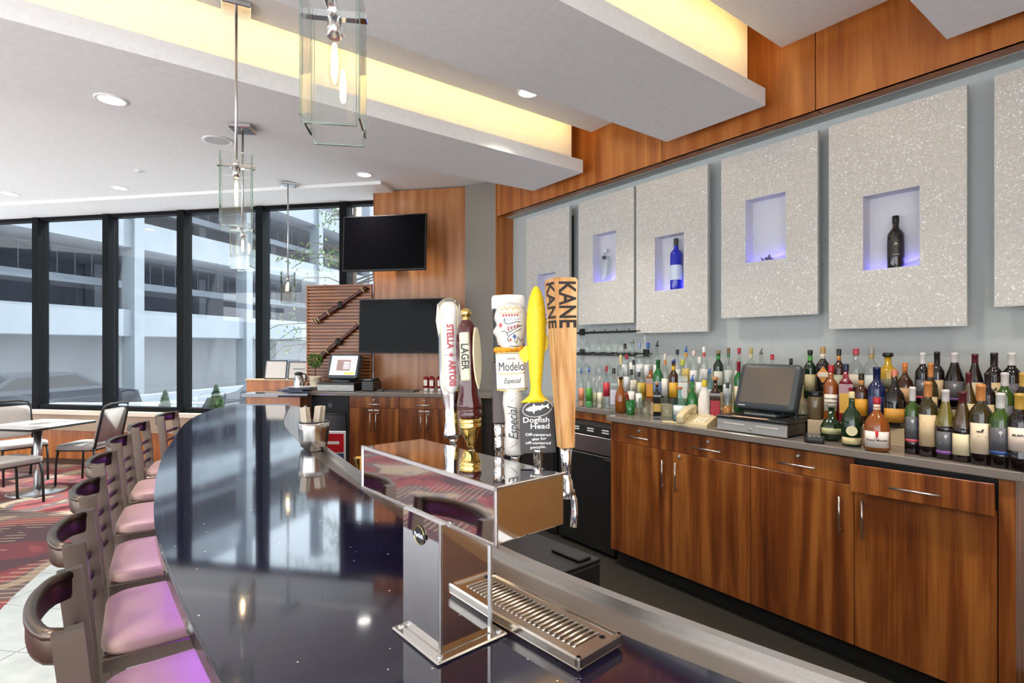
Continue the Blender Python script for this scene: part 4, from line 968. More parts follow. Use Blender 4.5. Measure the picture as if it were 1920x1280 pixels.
# ketchup bottles
RK = mat('ketchup_red', hexc('8c1218'), .25)
kb = thing('ketchup_bottle', 'x', 'ketchup bottle', (*wp(.75, -.3, T0), 1.1205), WR, 'ketchup bottles on the far counter')
MB().lathe([(.022, 0), (.025, .004), (.024, .03), (.02, .034)], 14).build('cap', pl('ece8e2', .35), kb)
MB().lathe([(.02, .034), (.03, .04), (.034, .06), (.034, .125), (.028, .15), (.012, .158), (0, .158)], 14, sy=.75).build('body', RK, kb)
MB().cbox((-.021, -.0268, .06), (.021, -.024, .122), .004).build('label', pl('efe9df', .4), kb)
KL = ['ketchup bottle at the left end of the front row', 'second ketchup bottle of the front row', 'third ketchup bottle of the front row', 'ketchup bottle at the right end of the front row, by the white tap handle', 'ketchup bottle at the left end of the back row', 'middle ketchup bottle of the back row', 'ketchup bottle at the right end of the back row']
KP = [(.735, -.30), (.815, -.34), (.905, -.34), (.985, -.33), (.77, -.22), (.865, -.23), (.96, -.22)]
for k, (l, p) in enumerate(zip(KL, KP)):
    if k == 0: kb['label'] = l; kb.location = (*wp(*p, T0), 1.1205)
    else: dup(kb, (*wp(*p, T0), 1.1205), WR + R(random.uniform(-14, 14)), l)
# ---------------------------------------------------------------- napkin caddy on the rail
nc_ = thing('napkin_caddy', 'brushed steel caddy of paper-wrapped straws on the bar rail', 'napkin caddy', (.885, 2.955, 1.0465), R(20))
MB().lathe([(.05, 0), (.056, .006), (.056, .018), (.07, .024), (.078, .06), (.083, .12), (.085, .150), (.080, .152), (.076, .12), (.07, .05), (0, .045)], 32, sy=.85).build('bowl', mat('satin_bowl_steel', (.68, .66, .62), .22, 1), nc_)
MB().lathe([(.078, .145), (.08, .150), (.079, .158), (.06, .156), (.055, .12)], 28, sy=.85, cap=False).build('liner', BLACK, nc_)
random.seed(5)
for k in range(7):
    xx = -.048 + .011 * k if k < 3 else -.004 + .012 * (k - 3); tl_ = -8 if k < 3 else 8
    MB().cbox((-.003, -.017, 0), (.003, .017, .175), .001, MT(xx, random.uniform(-.006, .006), .06) @ MR(tl_ + random.uniform(-2, 2), 'Y') @ MR(25)).build('wrapped_napkin', pl('d8c9b4', .6), nc_)
# things behind the bar
cb = thing('cutting_board', 'pale wooden cutting board on the steel underbar shelf', 'cutting board', (1.06, 2.42, .9), R(5))
MB().cbox((-.1, -.2, .0), (.12, .2, .028), .004).build('board', wood('maple', hexc('c99b62'), hexc('d9b27c'), hexc('e5c592'), axis='Y'), cb)
MB().lathe([(.013, .0285), (.013, .0292), (0, .0288)], 14, MT(0, -.17, 0)).build('hang_hole', MATTEB, cb)
us = thing('underbar_shelf', 'steel underbar work shelf running behind the bar rail', 'shelf', (1.1, 2.55, 0))
MB().cbox((-.13, -.53, .86), (.17, .5, .899), .004).build('deck', STEEL, us)
for yy in (-.48, .45):
    MB().cbox((.13, yy - .02, .0065), (.17, yy + .02, .86), .003).build('leg', STEEL, us)
    MB().cbox((-.12, yy - .02, .0065), (-.08, yy + .02, .86), .003).build('leg', STEEL, us)
for k, (px_, py_, lb) in enumerate([(1.0, 2.60, 'larger brass double jigger on the cutting board'), (1.12, 2.33, 'smaller brass jigger on the cutting board near the tower')]):
    j = thing('jigger', lb, 'jigger', (px_, py_, .9285), 0, 'brass jiggers'); h = (.125, .10)[k]
    MB().lathe([(.034, 0), (.033, .002), (.009, h * .42), (.009, h * .5), (.03, h - .002), (.031, h), (.028, h), (.006, h * .55), (0, h * .55)], 18).build('cups', BRASS, j)
    MB().lathe([(.011, h * .43), (.0135, h * .46), (.011, h * .49)], 14).build('ring', BRASS, j)
kn = thing('bar_tool', 'white-handled bar tool standing behind the tower head', 'bar tool', (1.26, 2.55, .9))
MB().cyl((0, 0, 0), (0, 0, .12), .006, 8).build('shaft', STEEL, kn); MB().cbox((-.03, -.012, .12), (.03, .012, .14), .006).build('knob', pl('e8dccb', .4), kn)
# soda station below the rail
st_ = thing('underbar_station', 'black underbar ice station with rubber mat top behind the bar', 'ice station', (1.30, 1.56, 0), R(3))
MB().cbox((-.36, -.12, .0065), (.20, .4, .78), .006).build('body', BLACK, st_)
MB().cbox((-.36, -.12, .78), (.20, .4, .795), .003).build('lid', mat('dark_steel_lid', hexc('4c4b4a'), .35, 1), st_)
MB().cbox((.1, -.10, .796), (.17, .05, .806), .003).build('lid_handle', BLACK, st_)
mt_ = MB(); mt_.cbox((-.32, .06, .796), (-.06, .36, .806), .002); rm = mt_.build('rubber_mat', MATTEB, st_)
nb = MB().cyl((0, 0, 0), (0, 0, .01), .006, 6); nb0 = None
for i_ in range(8):
    for j_ in range(10):
        l_ = (-.30 + .031 * i_, .08 + .029 * j_, .805)
        if nb0 is None: nb0 = nb.build('nub', MATTEB, rm, l_)
        else: o = nb0.copy(); C.objects.link(o); o.parent = rm; o.location = l_
# ---------------------------------------------------------------- bar stools
def stool():
    t = thing('bar_stool', 'x', 'bar stool', (0, 0, .0105), 0, 'bar stools along the curved bar')
    SEAT = mat('blush_vinyl', hexc('a5877a'), .42, noise=.05, nscale=25)
    # local +X faces the bar; back posts at -X
    MB().rbox((-.005, -.2, .735), (.385, .2, .775), .07, 5, .012).build('seat', SEAT, t)
    b = MB()
    b.cbox((.0, -.2, .695), (.38, -.172, .735), .003); b.cbox((.0, .172, .695), (.38, .2, .735), .003); b.cbox((.352, -.172, .695), (.38, .172, .735), .003); b.cbox((.0, -.172, .695), (.028, .172, .735), .003)
    b.build('seat_frame', PEWTER, t)
    for s in (-1, 1):
        MB().tube([(.03, s * .178, 0), (-.012, s * .178, .4), (-.032, s * .178, .72), (-.04, s * .178, .85), (-.062, s * .178, 1.06)], .02, 4, flat=(.013, .024)).build('back_leg', PEWTER, t)
        MB().tube([(.40, s * .195, 0), (.36, s * .185, .70)], .016, 4, flat=(.014, .014)).build('leg', PEWTER, t)
        MB().cyl((.03, s * .178, .3), (.39, s * .192, .3), .009, 8).build('side_stretcher', PEWTER, t)
    # bowed top rail
    pts = []
    for k in range(15):
        u = -1 + 2 * k / 14; pts.append((-.060 - .062 * math.sqrt(max(0, 1 - u ** 2)) ** 1.0 if abs(u) < 1 else -.062, .172 * u, 1.022))
    MB().tube(pts, .02, 10, flat=(.009, .03)).build('top_rail', PEWTER, t)
    MB().tube([(p[0], p[1], 1.048) for p in pts], .0125, 8).build('rail_roll', PEWTER, t)
    for z, xo in ((.92, -.048), (.855, -.041), (.79, -.036)):
        MB().tube([(xo - .018 * math.cos(math.pi / 2 * (-1 + 2 * k / 6)), .168 * (-1 + 2 * k / 6), z) for k in range(7)], .008, 8, flat=(.006, .011)).build('back_rung', PEWTER, t)
    MB().cyl((.385, -.19, .25), (.385, .19, .25), .011, 10).build('footrest', PEWTER, t)
    MB().cyl((.02, -.178, .22), (.02, .178, .22), .009, 8).build('rear_stretcher', PEWTER, t)
    return t
def bar_x(y):
    for a, b_ in zip(BAR_OUT, BAR_OUT[1:]):
        if a[1] <= y <= b_[1]: return a[0] + (b_[0] - a[0]) * (y - a[1]) / (b_[1] - a[1])
    return .9
def bar_ang(y): return -math.atan2(bar_x(min(y + .15, 5.6)) - bar_x(y - .15), .3)
SL = ['nearest bar stool, its seat cut by the lower frame edge', 'second bar stool from the camera along the bar', 'third bar stool from the camera along the bar', 'fourth bar stool from the camera along the bar', 'fifth bar stool from the camera along the bar', 'sixth bar stool, next to last at the far end', 'farthest bar stool, at the far end of the bar']
s0 = stool()
SX = [-.005, -.005, .018, .05, .125, .24, .44]; SY = [1.49, 2.05, 2.61, 3.24, 3.84, 4.47, 5.05]
for k in range(7):
    y = SY[k]
    if k == 0: o = s0; o.location = (SX[0], y, .0105); o.rotation_euler.z = R(2); o['label'] = SL[0]
    else: o = dup(s0, (SX[k], y, .0105), bar_ang(y) * .9, SL[k])
# ---------------------------------------------------------------- dining furniture
def dchair(label):
    t = thing('dining_chair', label, 'chair', (0, 0, 0), 0, 'padded dining chairs by the window')
    FAB = mat('grey_vinyl', hexc('a39d98'), .45, noise=.05, nscale=30)
    # local -Y is the front
    MB().rbox((-.22, -.24, .42), (.22, .2, .475), .05, 4, .015).build('seat', FAB, t)
    M0 = MT(0, .2, .50) @ MR(-12, 'X')
    MB().rbox((-.2, 0, -.025), (.2, .38, .025), .04, 4, .01, M0 @ MR(90, 'X')).build('back_cushion', FAB, t)
    MB().tube([M0 @ Vector(p) for p in ((-.215, .02, -.06), (-.215, .02, .38), (-.2, .02, .43), (-.1, .02, .45), (.1, .02, .45), (.2, .02, .43), (.215, .02, .38), (.215, .02, -.06))], .014, 8).build('back_frame', MATTEB, t)
    for sx_ in (-1, 1):
        MB().tube([(sx_ * .205, -.2, .42), (sx_ * .205, -.225, .3), (sx_ * .205, -.235, 0)], .012, 8).build('leg', MATTEB, t)
        MB().tube([(sx_ * .205, .19, .45), (sx_ * .205, .2, .3), (sx_ * .205, .26, 0)], .012, 8).build('leg', MATTEB, t)
    b = MB()
    for a, c in (((-.21, -.23, .405), (.21, -.21, .42)), ((-.21, .17, .405), (.21, .19, .42)), ((-.21, -.21, .405), (-.19, .17, .42)), ((.19, -.21, .405), (.21, .17, .42))): b.box(a, c)
    b.build('seat_rail', MATTEB, t)
    return t
def facing(x, y): return math.atan2(y, x) + math.pi / 2   # turns local -Y toward (x, y)
c0 = dchair('grey padded dining chair pushed to the right side of the square table')
tc_ = Vector((-.60, 7.93))
c0.location = (-.17, 8.10, 0); c0.rotation_euler.z = facing(-.80, .55)
dup(c0, (-.86, 8.72, 0), facing(.35, -.8), 'grey padded dining chair behind the square table, against the window')
dup(c0, (-.84, 7.40, 0), facing(.72, .5), 'grey padded dining chair nearest the bar stools, only its seat in view')
def dtable(x, y, label):
    t = thing('dining_table', label, 'table', (x, y, 0), WR, 'square pedestal tables')
    MB().cbox((-.36, -.36, .728), (.36, .36, .75), .004).build('top', mat('table_laminate', hexc('c4bfb9'), .2, coat=.3), t)
    MB().cbox((-.363, -.363, .722), (.363, .363, .745), .002).build('edge_band', MATTEB, t)
    MB().cyl((0, 0, .02), (0, 0, .722), .038, 20).build('post', STEEL, t)
    MB().lathe([(.27, 0), (.27, .006), (.25, .014), (.06, .022), (.045, .03)], 36).build('base', STEEL, t)
    return t
dtable(-.62, 7.94, 'square pedestal table with round steel base before the window')
dtable(-1.62, 9.05, 'second pedestal table, only its corner showing at the left frame edge')
# ---------------------------------------------------------------- pendants
EDGEG = thin_glass('glass_edge_green', hexc('e2f0e8'), 5.0)
PGL = thin_glass('pendant_glass', (.975, .985, .98), 1.6)
def pendant(label, x, y, zc, zbar, s=1.0, rz=0.0, power=6):
    t = thing('pendant_lamp', label, 'pendant lamp', (x, y, zbar), rz, 'glass box pendants over the bar')
    h = .08 * s; up = .055 * s; dn = .34 * s
    MB().cbox((-.07, -.07, zc - zbar - .03), (.07, .07, zc - zbar - .001), .004).build('canopy', CHROME, t)
    MB().cyl((0, 0, .01), (0, 0, zc - zbar - .03), .0075, 10).build('rod', STEEL, t)
    b = MB(); b.cbox((-h - .012 * s, -.014 * s, -.008 * s), (h + .012 * s, .014 * s, .012 * s), .002); b.cbox((-.014 * s, -h - .012 * s, -.008 * s), (.014 * s, h + .012 * s, .012 * s), .002); b.build('cross_bar', CHROME, t)
    MB().cyl((0, 0, -.06 * s), (0, 0, -.006 * s), .02 * s, 14).build('socket', CHROME, t)
    g = .005 * s
    for k in range(4):
        M0 = MR(90 * k)
        pn = MB().box((-h + g * 1.6, -h, -dn * (1 if k % 2 == 0 else .93)), (h - g * 1.6, -h + g, up), M0).build('glass_panel', PGL, t)
        e = MB(); e.box((-h + g * 1.6, -h - .0006, -dn * (1 if k % 2 == 0 else .93) - .0012), (h - g * 1.6, -h + g, -dn * (1 if k % 2 == 0 else .93) + .004 * s), M0)
        for sg in (-1, 1):
            xa = sg * (h - g * 1.6); e.box((min(xa, xa - sg * .0025), -h - .0006, -dn * (1 if k % 2 == 0 else .93)), (max(xa, xa - sg * .0025), -h + g, up), M0)
        e.build('bevel', EDGEG, pn)
    MB().lathe([(.013 * s, -.06 * s), (.015 * s, -.075 * s), (.0155 * s, -.17 * s), (.010 * s, -.195 * s), (0, -.2 * s)], 16, cap=False).build('bulb', thin_glass('bulb_glass', (1, .97, .9), 1.2), t)
    MB().lathe([(.0, -.18 * s), (.009 * s, -.172 * s), (.010 * s, -.12 * s), (.006 * s, -.08 * s), (0, -.075 * s)], 10, cap=False).build('filament', mat('warm_filament', (1, .7, .35), .5, emit=(1, .72, .40), es=30), t)
    return t
pendant('nearest glass box pendant, largest, hanging over the beer tower end', .520, 1.545, 3.10, 2.545, 1.0, R(-28))
pendant('second glass box pendant, its chrome canopy at the top frame edge', .549, 3.192, 3.416, 2.560, .98, R(-10))
pendant('third glass box pendant, seen directly below the second one', .736, 4.051, 3.099, 2.389, .78, R(-30))
pendant('farthest glass box pendant, small, in front of the window beside the slat screen', 1.605, 6.311, 3.419, 2.383, .88, R(-8))
# ---------------------------------------------------------------- recessed lights
def downlight(x, y, z, label, r=.085, power=13):
    t = thing('downlight', label, 'ceiling light', (x, y, z), 0, 'recessed ceiling lights')
    MB().lathe([(r, 0), (r * 1.02, -.004), (r * .98, -.007), (r * .8, -.006), (r * .78, 0)], 28, cap=False).build('trim_ring', pl('f0f0ee', .4), t)
    MB().lathe([(0, -.004), (r * .79, -.004)], 24, cap=False).build('lens', mat('downlight_lens', (1, 1, 1), .5, emit=(1, .96, .9), es=6), t)
    area('downlight_lamp', (0, 0, -.012), (r * 1.5,), power, (1, .9, .78), (0, 0, 0), t, 'DISK', 100)
downlight(.016, 4.084, 3.099, 'recessed light in the near lowered ceiling panel, left of the pendants')
downlight(-.925, 8.724, 3.419, 'recessed light above the window at the left frame edge')
downlight(.113, 7.653, 3.419, 'recessed light over the dining tables, nearer the window')
downlight(2.172, 5.516, 3.419, 'recessed light just in front of the upper television')
downlight(2.404, 3.028, 3.416, 'recessed light in the raised ceiling strip above the back bar')
downlight(2.2, 1.3, 3.416, 'added recessed light above the back bar, out of view overhead', power=9)  # this and the next three are added fill lamps, none in view
downlight(2.3, -.3, 3.416, 'added recessed light over the aisle, unseen behind the camera')
downlight(-1.2, 2.9, 3.416, 'added recessed light over the tile walk, out of view overhead')
downlight(-1.4, 1.0, 3.416, 'added recessed light behind the stools, out of view overhead')
sp_ = thing('sprinkler_head', 'tiny white sprinkler plate in the ceiling beyond the pendants', 'sprinkler', (.265, 6.789, 3.419))
MB().lathe([(.045, 0), (.043, -.006), (.02, -.009), (0, -.009)], 20).build('plate', pl('f2f2f0', .4), sp_); MB().lathe([(.008, -.009), (.014, -.014), (.005, -.02), (0, -.02)], 10).build('deflector', STEEL, sp_)
spk = thing('ceiling_fitting', 'round white ceiling speaker ring behind the second pendant', 'fitting', (.78, 5.38, 3.419))  # plain round ring and disc flush with the ceiling, purpose unclear
MB().lathe([(.125, 0), (.125, -.006), (.105, -.009), (.095, -.003)], 32, cap=False).build('ring', pl('f4f4f2', .35), spk); MB().lathe([(.1, -.003), (0, -.004)], 28, cap=False).build('centre_disc', pl('c9c9c6', .7), spk)
# ---------------------------------------------------------------- bottles
_f = 1015.; _th = math.hypot(758, 1015); _sx, _sy = -758 / _th, 1015 / _th
def place(px, X):
    """where the line of sight at image column px meets the shelf line X (metres)"""
    r = (px - 960) / _f; a = -_sx + _sy * r; b_ = _sy + _sx * r; d = X / a
    return X, b_ * d, d
TIER = {0: (3.14, 1.0945), 1: (3.29, 1.185), 2: (3.44, 1.285)}
def gl(tint, name, refl=1.1): return thin_glass('bottle_' + name, tint, refl)
GL = {'clear': lambda: gl((.92, .95, .94), 'clear', 1.6), 'green': lambda: mat('green_glass', hexc('17682a'), .08, spec=.8), 'dkgreen': lambda: mat('dark_green_glass', hexc('16301a'), .07, spec=.8),
      'black': lambda: mat('black_glass', (.012, .010, .010), .06, spec=.8), 'amber': lambda: mat('amber_liquor', hexc('8a4a16'), .07, spec=.8), 'dkamber': lambda: mat('dark_amber_liquor', hexc('3f1f0e'), .07, spec=.8),
      'red': lambda: mat('crimson_liquor', hexc('7d1228'), .08, spec=.8), 'yellow': lambda: mat('yellow_liquor', hexc('b99322'), .1, spec=.7), 'navy': lambda: mat('navy_glass', hexc('1e2650'), .1, spec=.7),
      'blue': lambda: mat('cobalt_glass', hexc('1226b4'), .08, spec=.8), 'paleblue': lambda: gl((.62, .82, .86), 'pale_blue', 1.6), 'white': lambda: pl('ece4da', .3), 'olive': lambda: mat('olive_glass', hexc('352d10'), .07, spec=.8), 'gold': lambda: mat('golden_wine', hexc('6e6420'), .08, spec=.8),
      'wine': lambda: mat('wine_dark_glass', hexc('140d10'), .06, spec=.8), 'wgreen': lambda: mat('wine_green_glass', hexc('36521a'), .07, spec=.8), 'brown': lambda: mat('brown_burgundy_glass', hexc('4a3618'), .07, spec=.8)}
def profile(shape, r, h):
    if shape == 'spirit': q = [(.96, 0), (1, .015), (1, .60), (.93, .66), (.62, .72), (.36, .76), (.33, .93)]
    elif shape == 'wine': q = [(.96, 0), (1, .012), (1, .60), (.94, .66), (.66, .72), (.42, .76), (.38, .80), (.38, .985)]
    elif shape == 'burg': q = [(.96, 0), (1, .012), (1, .44), (.94, .52), (.70, .65), (.46, .77), (.37, .83), (.35, .985)]
    elif shape == 'tall': q = [(.96, 0), (1, .01), (1, .68), (.85, .74), (.48, .78), (.40, .8), (.38, .95)]
    elif shape == 'squat': q = [(.9, 0), (1, .03), (1, .36), (.9, .5), (.6, .62), (.32, .68), (.28, .93)]
    elif shape == 'round': q = [(.6, 0), (.9, .08), (1, .24), (.95, .4), (.7, .54), (.32, .62), (.27, .92)]
    elif shape == 'onion': q = [(.8, 0), (.98, .04), (1, .3), (.97, .44), (.8, .58), (.45, .68), (.28, .74), (.25, .94)]
    elif shape == 'egg': q = [(.8, 0), (.95, .05), (1, .35), (.95, .55), (.75, .7), (.4, .8), (.33, .92)]
    return [(a * r, b_ * h) for a, b_ in q]
NB_ = 0
def bottle(px, ytop, wpx, tier, shape, glass, cap, label, desc, liquid=None, square=False, capk='screw', band=None, neck=None, X=None, z=None, lab=(.16, .5), txt=None, emb=None, fill=False, grp='bottles on the back bar', name='bottle', cat='bottle'):
    Xt, zt = TIER[tier]
    if X is not None: Xt = X
    if z is not None: zt = z
    x, y, d = place(px, Xt); s = d / _f; r = wpx * s / 2 * .97; h = HC + (650 - ytop) * s - zt
    t = thing(name, desc, cat, (x, y, zt), math.atan2(-x, y), grp)
    pr_ = profile(shape, r, h); M0 = Matrix.Identity(4); n_ = 16
    if square: n_ = 4; sq = 1.25
    g = GL[glass]()
    if square:
        body = [(a * (1.22 if b_ < h * .62 else (1.22 if a > r * .8 else 1)), b_) for a, b_ in pr_]
        bb = MB().lathe([p for p in body if p[1] <= h * .68], 4, smooth=False); bb.lathe([(a, b_) for a, b_ in pr_ if b_ >= h * .62], 12, cap=True)
        bb.build('glass', g, t)
    else: MB().lathe(pr_, n_, sy=.62 if shape in ('egg',) else 1).build('glass', g, t)
    if glass in ('clear', 'paleblue') and liquid:
        MB().lathe([(a * .9, b_ + .003) for a, b_ in pr_ if b_ <= h * .45] + [(.9 * r * .98, h * .46), (0, h * .46)], 12).build('liquor', mat('liquor_' + liquid, hexc(liquid), .1, spec=.6), t)
    if fill:
        q_ = [(a * 1.003, b_) for a, b_ in pr_ if b_ <= h * .45]; zl = h * (.62 if shape == 'wine' and glass == 'wine' else .47)
        if shape == 'wine': q_ += [(r * 1.003, h * .5)]
        MB().lathe([(a, b_) for a, b_ in q_ if b_ < h * .5] + [(r * (1.003 if shape == 'wine' else .985), h * .478), (r * .9, h * .482)], 16).build('wine', GL['wine'](), t)
    tr = pr_[-1][0]; tz = pr_[-1][1]
    if cap:
        cm = pl(cap, .3)
        if capk == 'foil': MB().lathe([(tr * 1.06, h * .79), (tr * 1.08, h * .8), (tr * 1.08, h * .955), (tr * 1.16, h * .96), (tr * 1.16, h * .985), (tr * 1.0, h)], 12).build('capsule', cm, t)
        elif capk == 'pour':
            MB().lathe([(tr * 1.2, tz - h * .02), (tr * 1.2, tz + h * .01), (tr * .7, tz + h * .03), (tr * .5, h)], 10).build('pourer', cm, t)
            MB().tube([(0, 0, h * .98), (0, 0, h * 1.0), (tr * .8, 0, h * 1.045)], tr * .35, 6).build('spout', cm, t)
        elif capk == 'cork': MB().lathe([(tr * 1.5, tz - h * .01), (tr * 1.7, tz + h * .01), (tr * 1.7, h * .985), (tr * 1.4, h)], 12).build('cork', cm, t)
        else: MB().lathe([(tr * 1.15, tz - h * .06), (tr * 1.18, tz - h * .05), (tr * 1.18, h * .985), (tr * 1.0, h)], 12).build('cap', cm, t)
    if neck: MB().lathe([(pr_[-2][0] * 1.05, h * .78), (tr * 1.08, h * .80), (tr * 1.08, h * .87), (tr * 1.02, h * .875)], 12, cap=False).build('neck_band', pl(neck, .4), t)
    def patch(z0, z1, col, half, nm, rr):
        vs_ = []; m_ = 8
        for zz in (z0, z1):
            for k in range(m_ + 1):
                a = -math.pi / 2 - half + 2 * half * k / m_; vs_.append((rr * math.cos(a), rr * math.sin(a), zz))
        for zz in (z0, z1):
            for k in range(m_ + 1):
                a = -math.pi / 2 - half + 2 * half * k / m_; vs_.append((rr * .985 * math.cos(a), rr * .985 * math.sin(a), zz))
        o_ = 2 * (m_ + 1); q = m_ + 1
        fs = [(k, k + 1, q + k + 1, q + k) for k in range(m_)] + [(o_ + k, o_ + q + k, o_ + q + k + 1, o_ + k + 1) for k in range(m_)]
        fs += [(k, o_ + k, o_ + k + 1, k + 1) for k in range(m_)] + [(q + k, q + k + 1, o_ + q + k + 1, o_ + q + k) for k in range(m_)] + [(0, q, o_ + q, o_), (m_, o_ + m_, o_ + q + m_, q + m_)]
        return MB().add(vs_, fs, True).build(nm, pl(col, .45), t)
    if label:
        if square:
            w_ = r * .78; fy = -r * 1.22 * .7071
            lb = MB().cbox((-w_, fy - .0012, h * lab[0]), (w_, fy + .0005, h * lab[1]), .0003, MR(0)).build('label', pl(label, .45), t)
        elif shape == 'egg': lb = MB().cbox((-r * .5, -r * .62 - .001, h * lab[0]), (r * .5, -r * .62 + .004, h * lab[1]), .0005).build('label', pl(label, .45), t)
        else: lb = patch(h * lab[0], h * lab[1], label, 1.05, 'label', r * 1.012)
        if band: (patch(h * lab[0], h * (lab[0] + .045), band, 1.06, 'label_band', r * 1.02) if not square else None)
        def flat_mark(poly, col, zz, nm):
            rr = r * 1.022; m_ = MB().prism(poly, -.0002, .0006)
            m_.v = [(((rr + v[2]) * math.sin(v[0] / rr)), -((rr + v[2]) * math.cos(v[0] / rr)), zz + v[1]) for v in m_.v]; m_.build(nm, pl(col, .5), t)
        zt_ = h * lab[1]; bw = r * .8
        if emb == 'tree':
            flat_mark([(.006 * math.cos(k), .0075 * math.sin(k)) for k in [j * .5236 for j in range(12)]], 'd4d6da', zt_ - .02, 'tree_emblem'); flat_mark([(-.001, -.016), (.001, -.016), (.001, -.005), (-.001, -.005)], 'd4d6da', zt_ - .02, 'tree_trunk')
            flat_mark([(-bw * .7, -.0015), (bw * .7, -.0015), (bw * .7, .0015), (-bw * .7, .0015)], 'c8cad0', zt_ - .052, 'printed_line')
        elif emb == 'duck':
            flat_mark([(-.017, 0), (-.012, -.005), (.002, -.006), (.009, -.001), (.008, .004), (.012, .007), (.008, .011), (.003, .008), (.001, .002)], '4a3524', zt_ - .034, 'duck_emblem'); flat_mark([(-bw * .3, -.0012), (bw * .6, -.0012), (bw * .6, .0012), (-bw * .3, .0012)], '9a8a6a', zt_ - .055, 'printed_line')
        elif emb == 'bars':
            for q, (w_, dz) in enumerate(((.9, .03), (.7, .041), (.45, .056))): flat_mark([(-bw * w_, -.0025 + .0015 * min(q, 1)), (bw * w_, -.0025 + .0015 * min(q, 1)), (bw * w_, .0025 - .0015 * min(q, 1)), (-bw * w_, .0025 - .0015 * min(q, 1))], '4a3a2a', zt_ - dz, 'printed_line')
        if txt:
            for k, (s_, zz, sz, tc) in enumerate(txt):
                rr = r * 1.02
                text(s_, sz * r, pl(tc, .5), t, MT(0, -(rr if not square else r * .90), h * zz) @ MR(90, 'X'), bend=None if square or shape == 'egg' else rr, bold=.0003)
    return t
B = bottle
# left cluster, nearest row
B(1090, 692, 13, 0, 'spirit', 'clear', '2f62b4', 'e0906a', 'clear bottle with blue pourer and orange label beside the oak tap handle', capk='pour', liquid='e8b48c', X=3.24)
B(1104, 690, 14, 0, 'spirit', 'clear', '2f62b4', '4f9a3c', 'clear bottle with blue pourer and bright green label', capk='pour', liquid='5fbf6a', X=3.24)
B(1114, 709, 11, 0, 'spirit', 'clear', 'c8c4bc', 'c9c79c', 'small pale olive-labelled clear bottle between green and cream labels', liquid='cfd0ae', X=3.3)
B(1125, 706, 12, 0, 'spirit', 'clear', 'cfc4b0', 'efe2c6', 'clear bottle with cream coconut-coloured label', liquid='e6dcc6', X=3.26)
B(1137, 686, 14, 0, 'spirit', 'clear', 'a81f2c', 'c23040', 'clear bottle with red cap and red label', X=3.25, lab=(.3, .62))
B(1151, 690, 16, 0, 'spirit', 'clear', '26262a', 'd8d4e2', 'clear bottle with black cap and pale lilac label', X=3.2, square=True)
B(1164, 706, 22, 0, 'onion', 'amber', '2a1c16', None, 'round amber decanter bottle with black stopper', capk='cork', X=3.16)
B(1184, 692, 15, 1, 'spirit', 'clear', '1f1f22', 'e6e4dc', 'clear bottle with black cap and white label behind the green tumbler', X=3.22, z=1.0945)
B(1198, 697, 14, 0, 'tall', 'clear', '26303c', 'dfe6dc', 'slim clear bottle with dark blue cap behind the glass mug', X=3.2)
B(1232, 716, 17, 0, 'spirit', 'black', 'b98a5a', 'c9a24a', 'black bottle with cork top and gold-dotted label', capk='cork', X=3.1, lab=(.2, .42), square=True)
B(1274, 725, 28, 0, 'onion', 'paleblue', 'b5723c', 'e9ece8', 'squat pale blue bottle with cork and white oval label', capk='cork', X=3.14, liquid='cfe0e2', lab=(.18, .46))
B(1298, 706, 23, 0, 'squat', 'green', '2f62b4', 'dfe0da', 'green round-shouldered bottle with blue pourer and white label', capk='pour', X=3.195, lab=(.06, .34))
B(1321, 713, 25, 0, 'egg', 'white', 'e0c320', None, 'white egg-shaped rum bottle with yellow cap beside the telephone', X=3.19, txt=[('Malibu', .36, .52, '9a8f86')])
B(1341, 706, 22, 0, 'spirit', 'dkamber', 'b98a5a', 'a82230', 'dark whisky bottle with slanted red label beside the white bottle', capk='cork', X=3.2, square=True)
B(1364, 717, 17, 0, 'spirit', 'clear', '2a2a2c', None, 'short clear bottle with black cap at the register edge', liquid='b97a3c', X=3.17)
# left cluster, middle row
B(1164, 665, 13, 1, 'spirit', 'clear', 'd8c98c', 'e5dcaa', 'clear bottle with gold cap and pale yellow label', neck='e2cf8a', X=3.33)
B(1175, 664, 13, 1, 'tall', 'clear', 'a31d30', 'd5d8dc', 'slim clear bottle with red cap and silver label', X=3.33)
B(1188, 674, 15, 1, 'spirit', 'clear', '2a2422', 'e6d8c4', 'clear bottle with black cap and buff label', liquid='d8b48a')
B(1203, 682, 18, 1, 'spirit', 'clear', 'e4e2dc', 'd5b53c', 'clear bottle with white cap and mustard label', liquid='cfae2e')
B(1220, 685, 20, 1, 'spirit', 'amber', '8d8a86', 'e0982c', 'amber bottle with grey cap and orange label', square=True)
B(1234, 674, 20, 1, 'wine', 'green', '1d5f34', '6a86b4', 'green bottle with dark green neck and blue-white label', capk='foil')
B(1247, 663, 15, 1, 'spirit', 'clear', 'd6cfc2', 'e6ded0', 'clear bottle with orange neck band and cream label', neck='d2803a')
B(1263, 676, 19, 1, 'wine', 'dkamber', '2f4f9a', 'd9a62c', 'dark bottle with yellow neck, blue pourer and yellow label', capk='pour', neck='d9b02e')
B(1280, 674, 21, 1, 'spirit', 'clear', 'b8bc3c', 'ece8dc', 'bottle with lime cap and white label bearing a red seal', square=True, liquid='d8d0a0')
B(1312, 669, 17, 1, 'spirit', 'clear', 'dfe3d4', 'eef0ea', 'clear bottle with pale cap and white oval label')
B(1330, 694, 15, 1, 'tall', 'paleblue', '2f62b4', 'bcd5dc', 'light blue square bottle with blue pourer', capk='pour', liquid='8cc4d2')
B(1364, 672, 18, 1, 'spirit', 'clear', '8e9294', 'c9cbcc', 'clear bottle with silver cap and grey label')
B(1385, 677, 18, 1, 'wine', 'green', '8c1f2a', 'e6d9b0', 'green whiskey bottle with red cap and cream label beside the register', capk='foil')
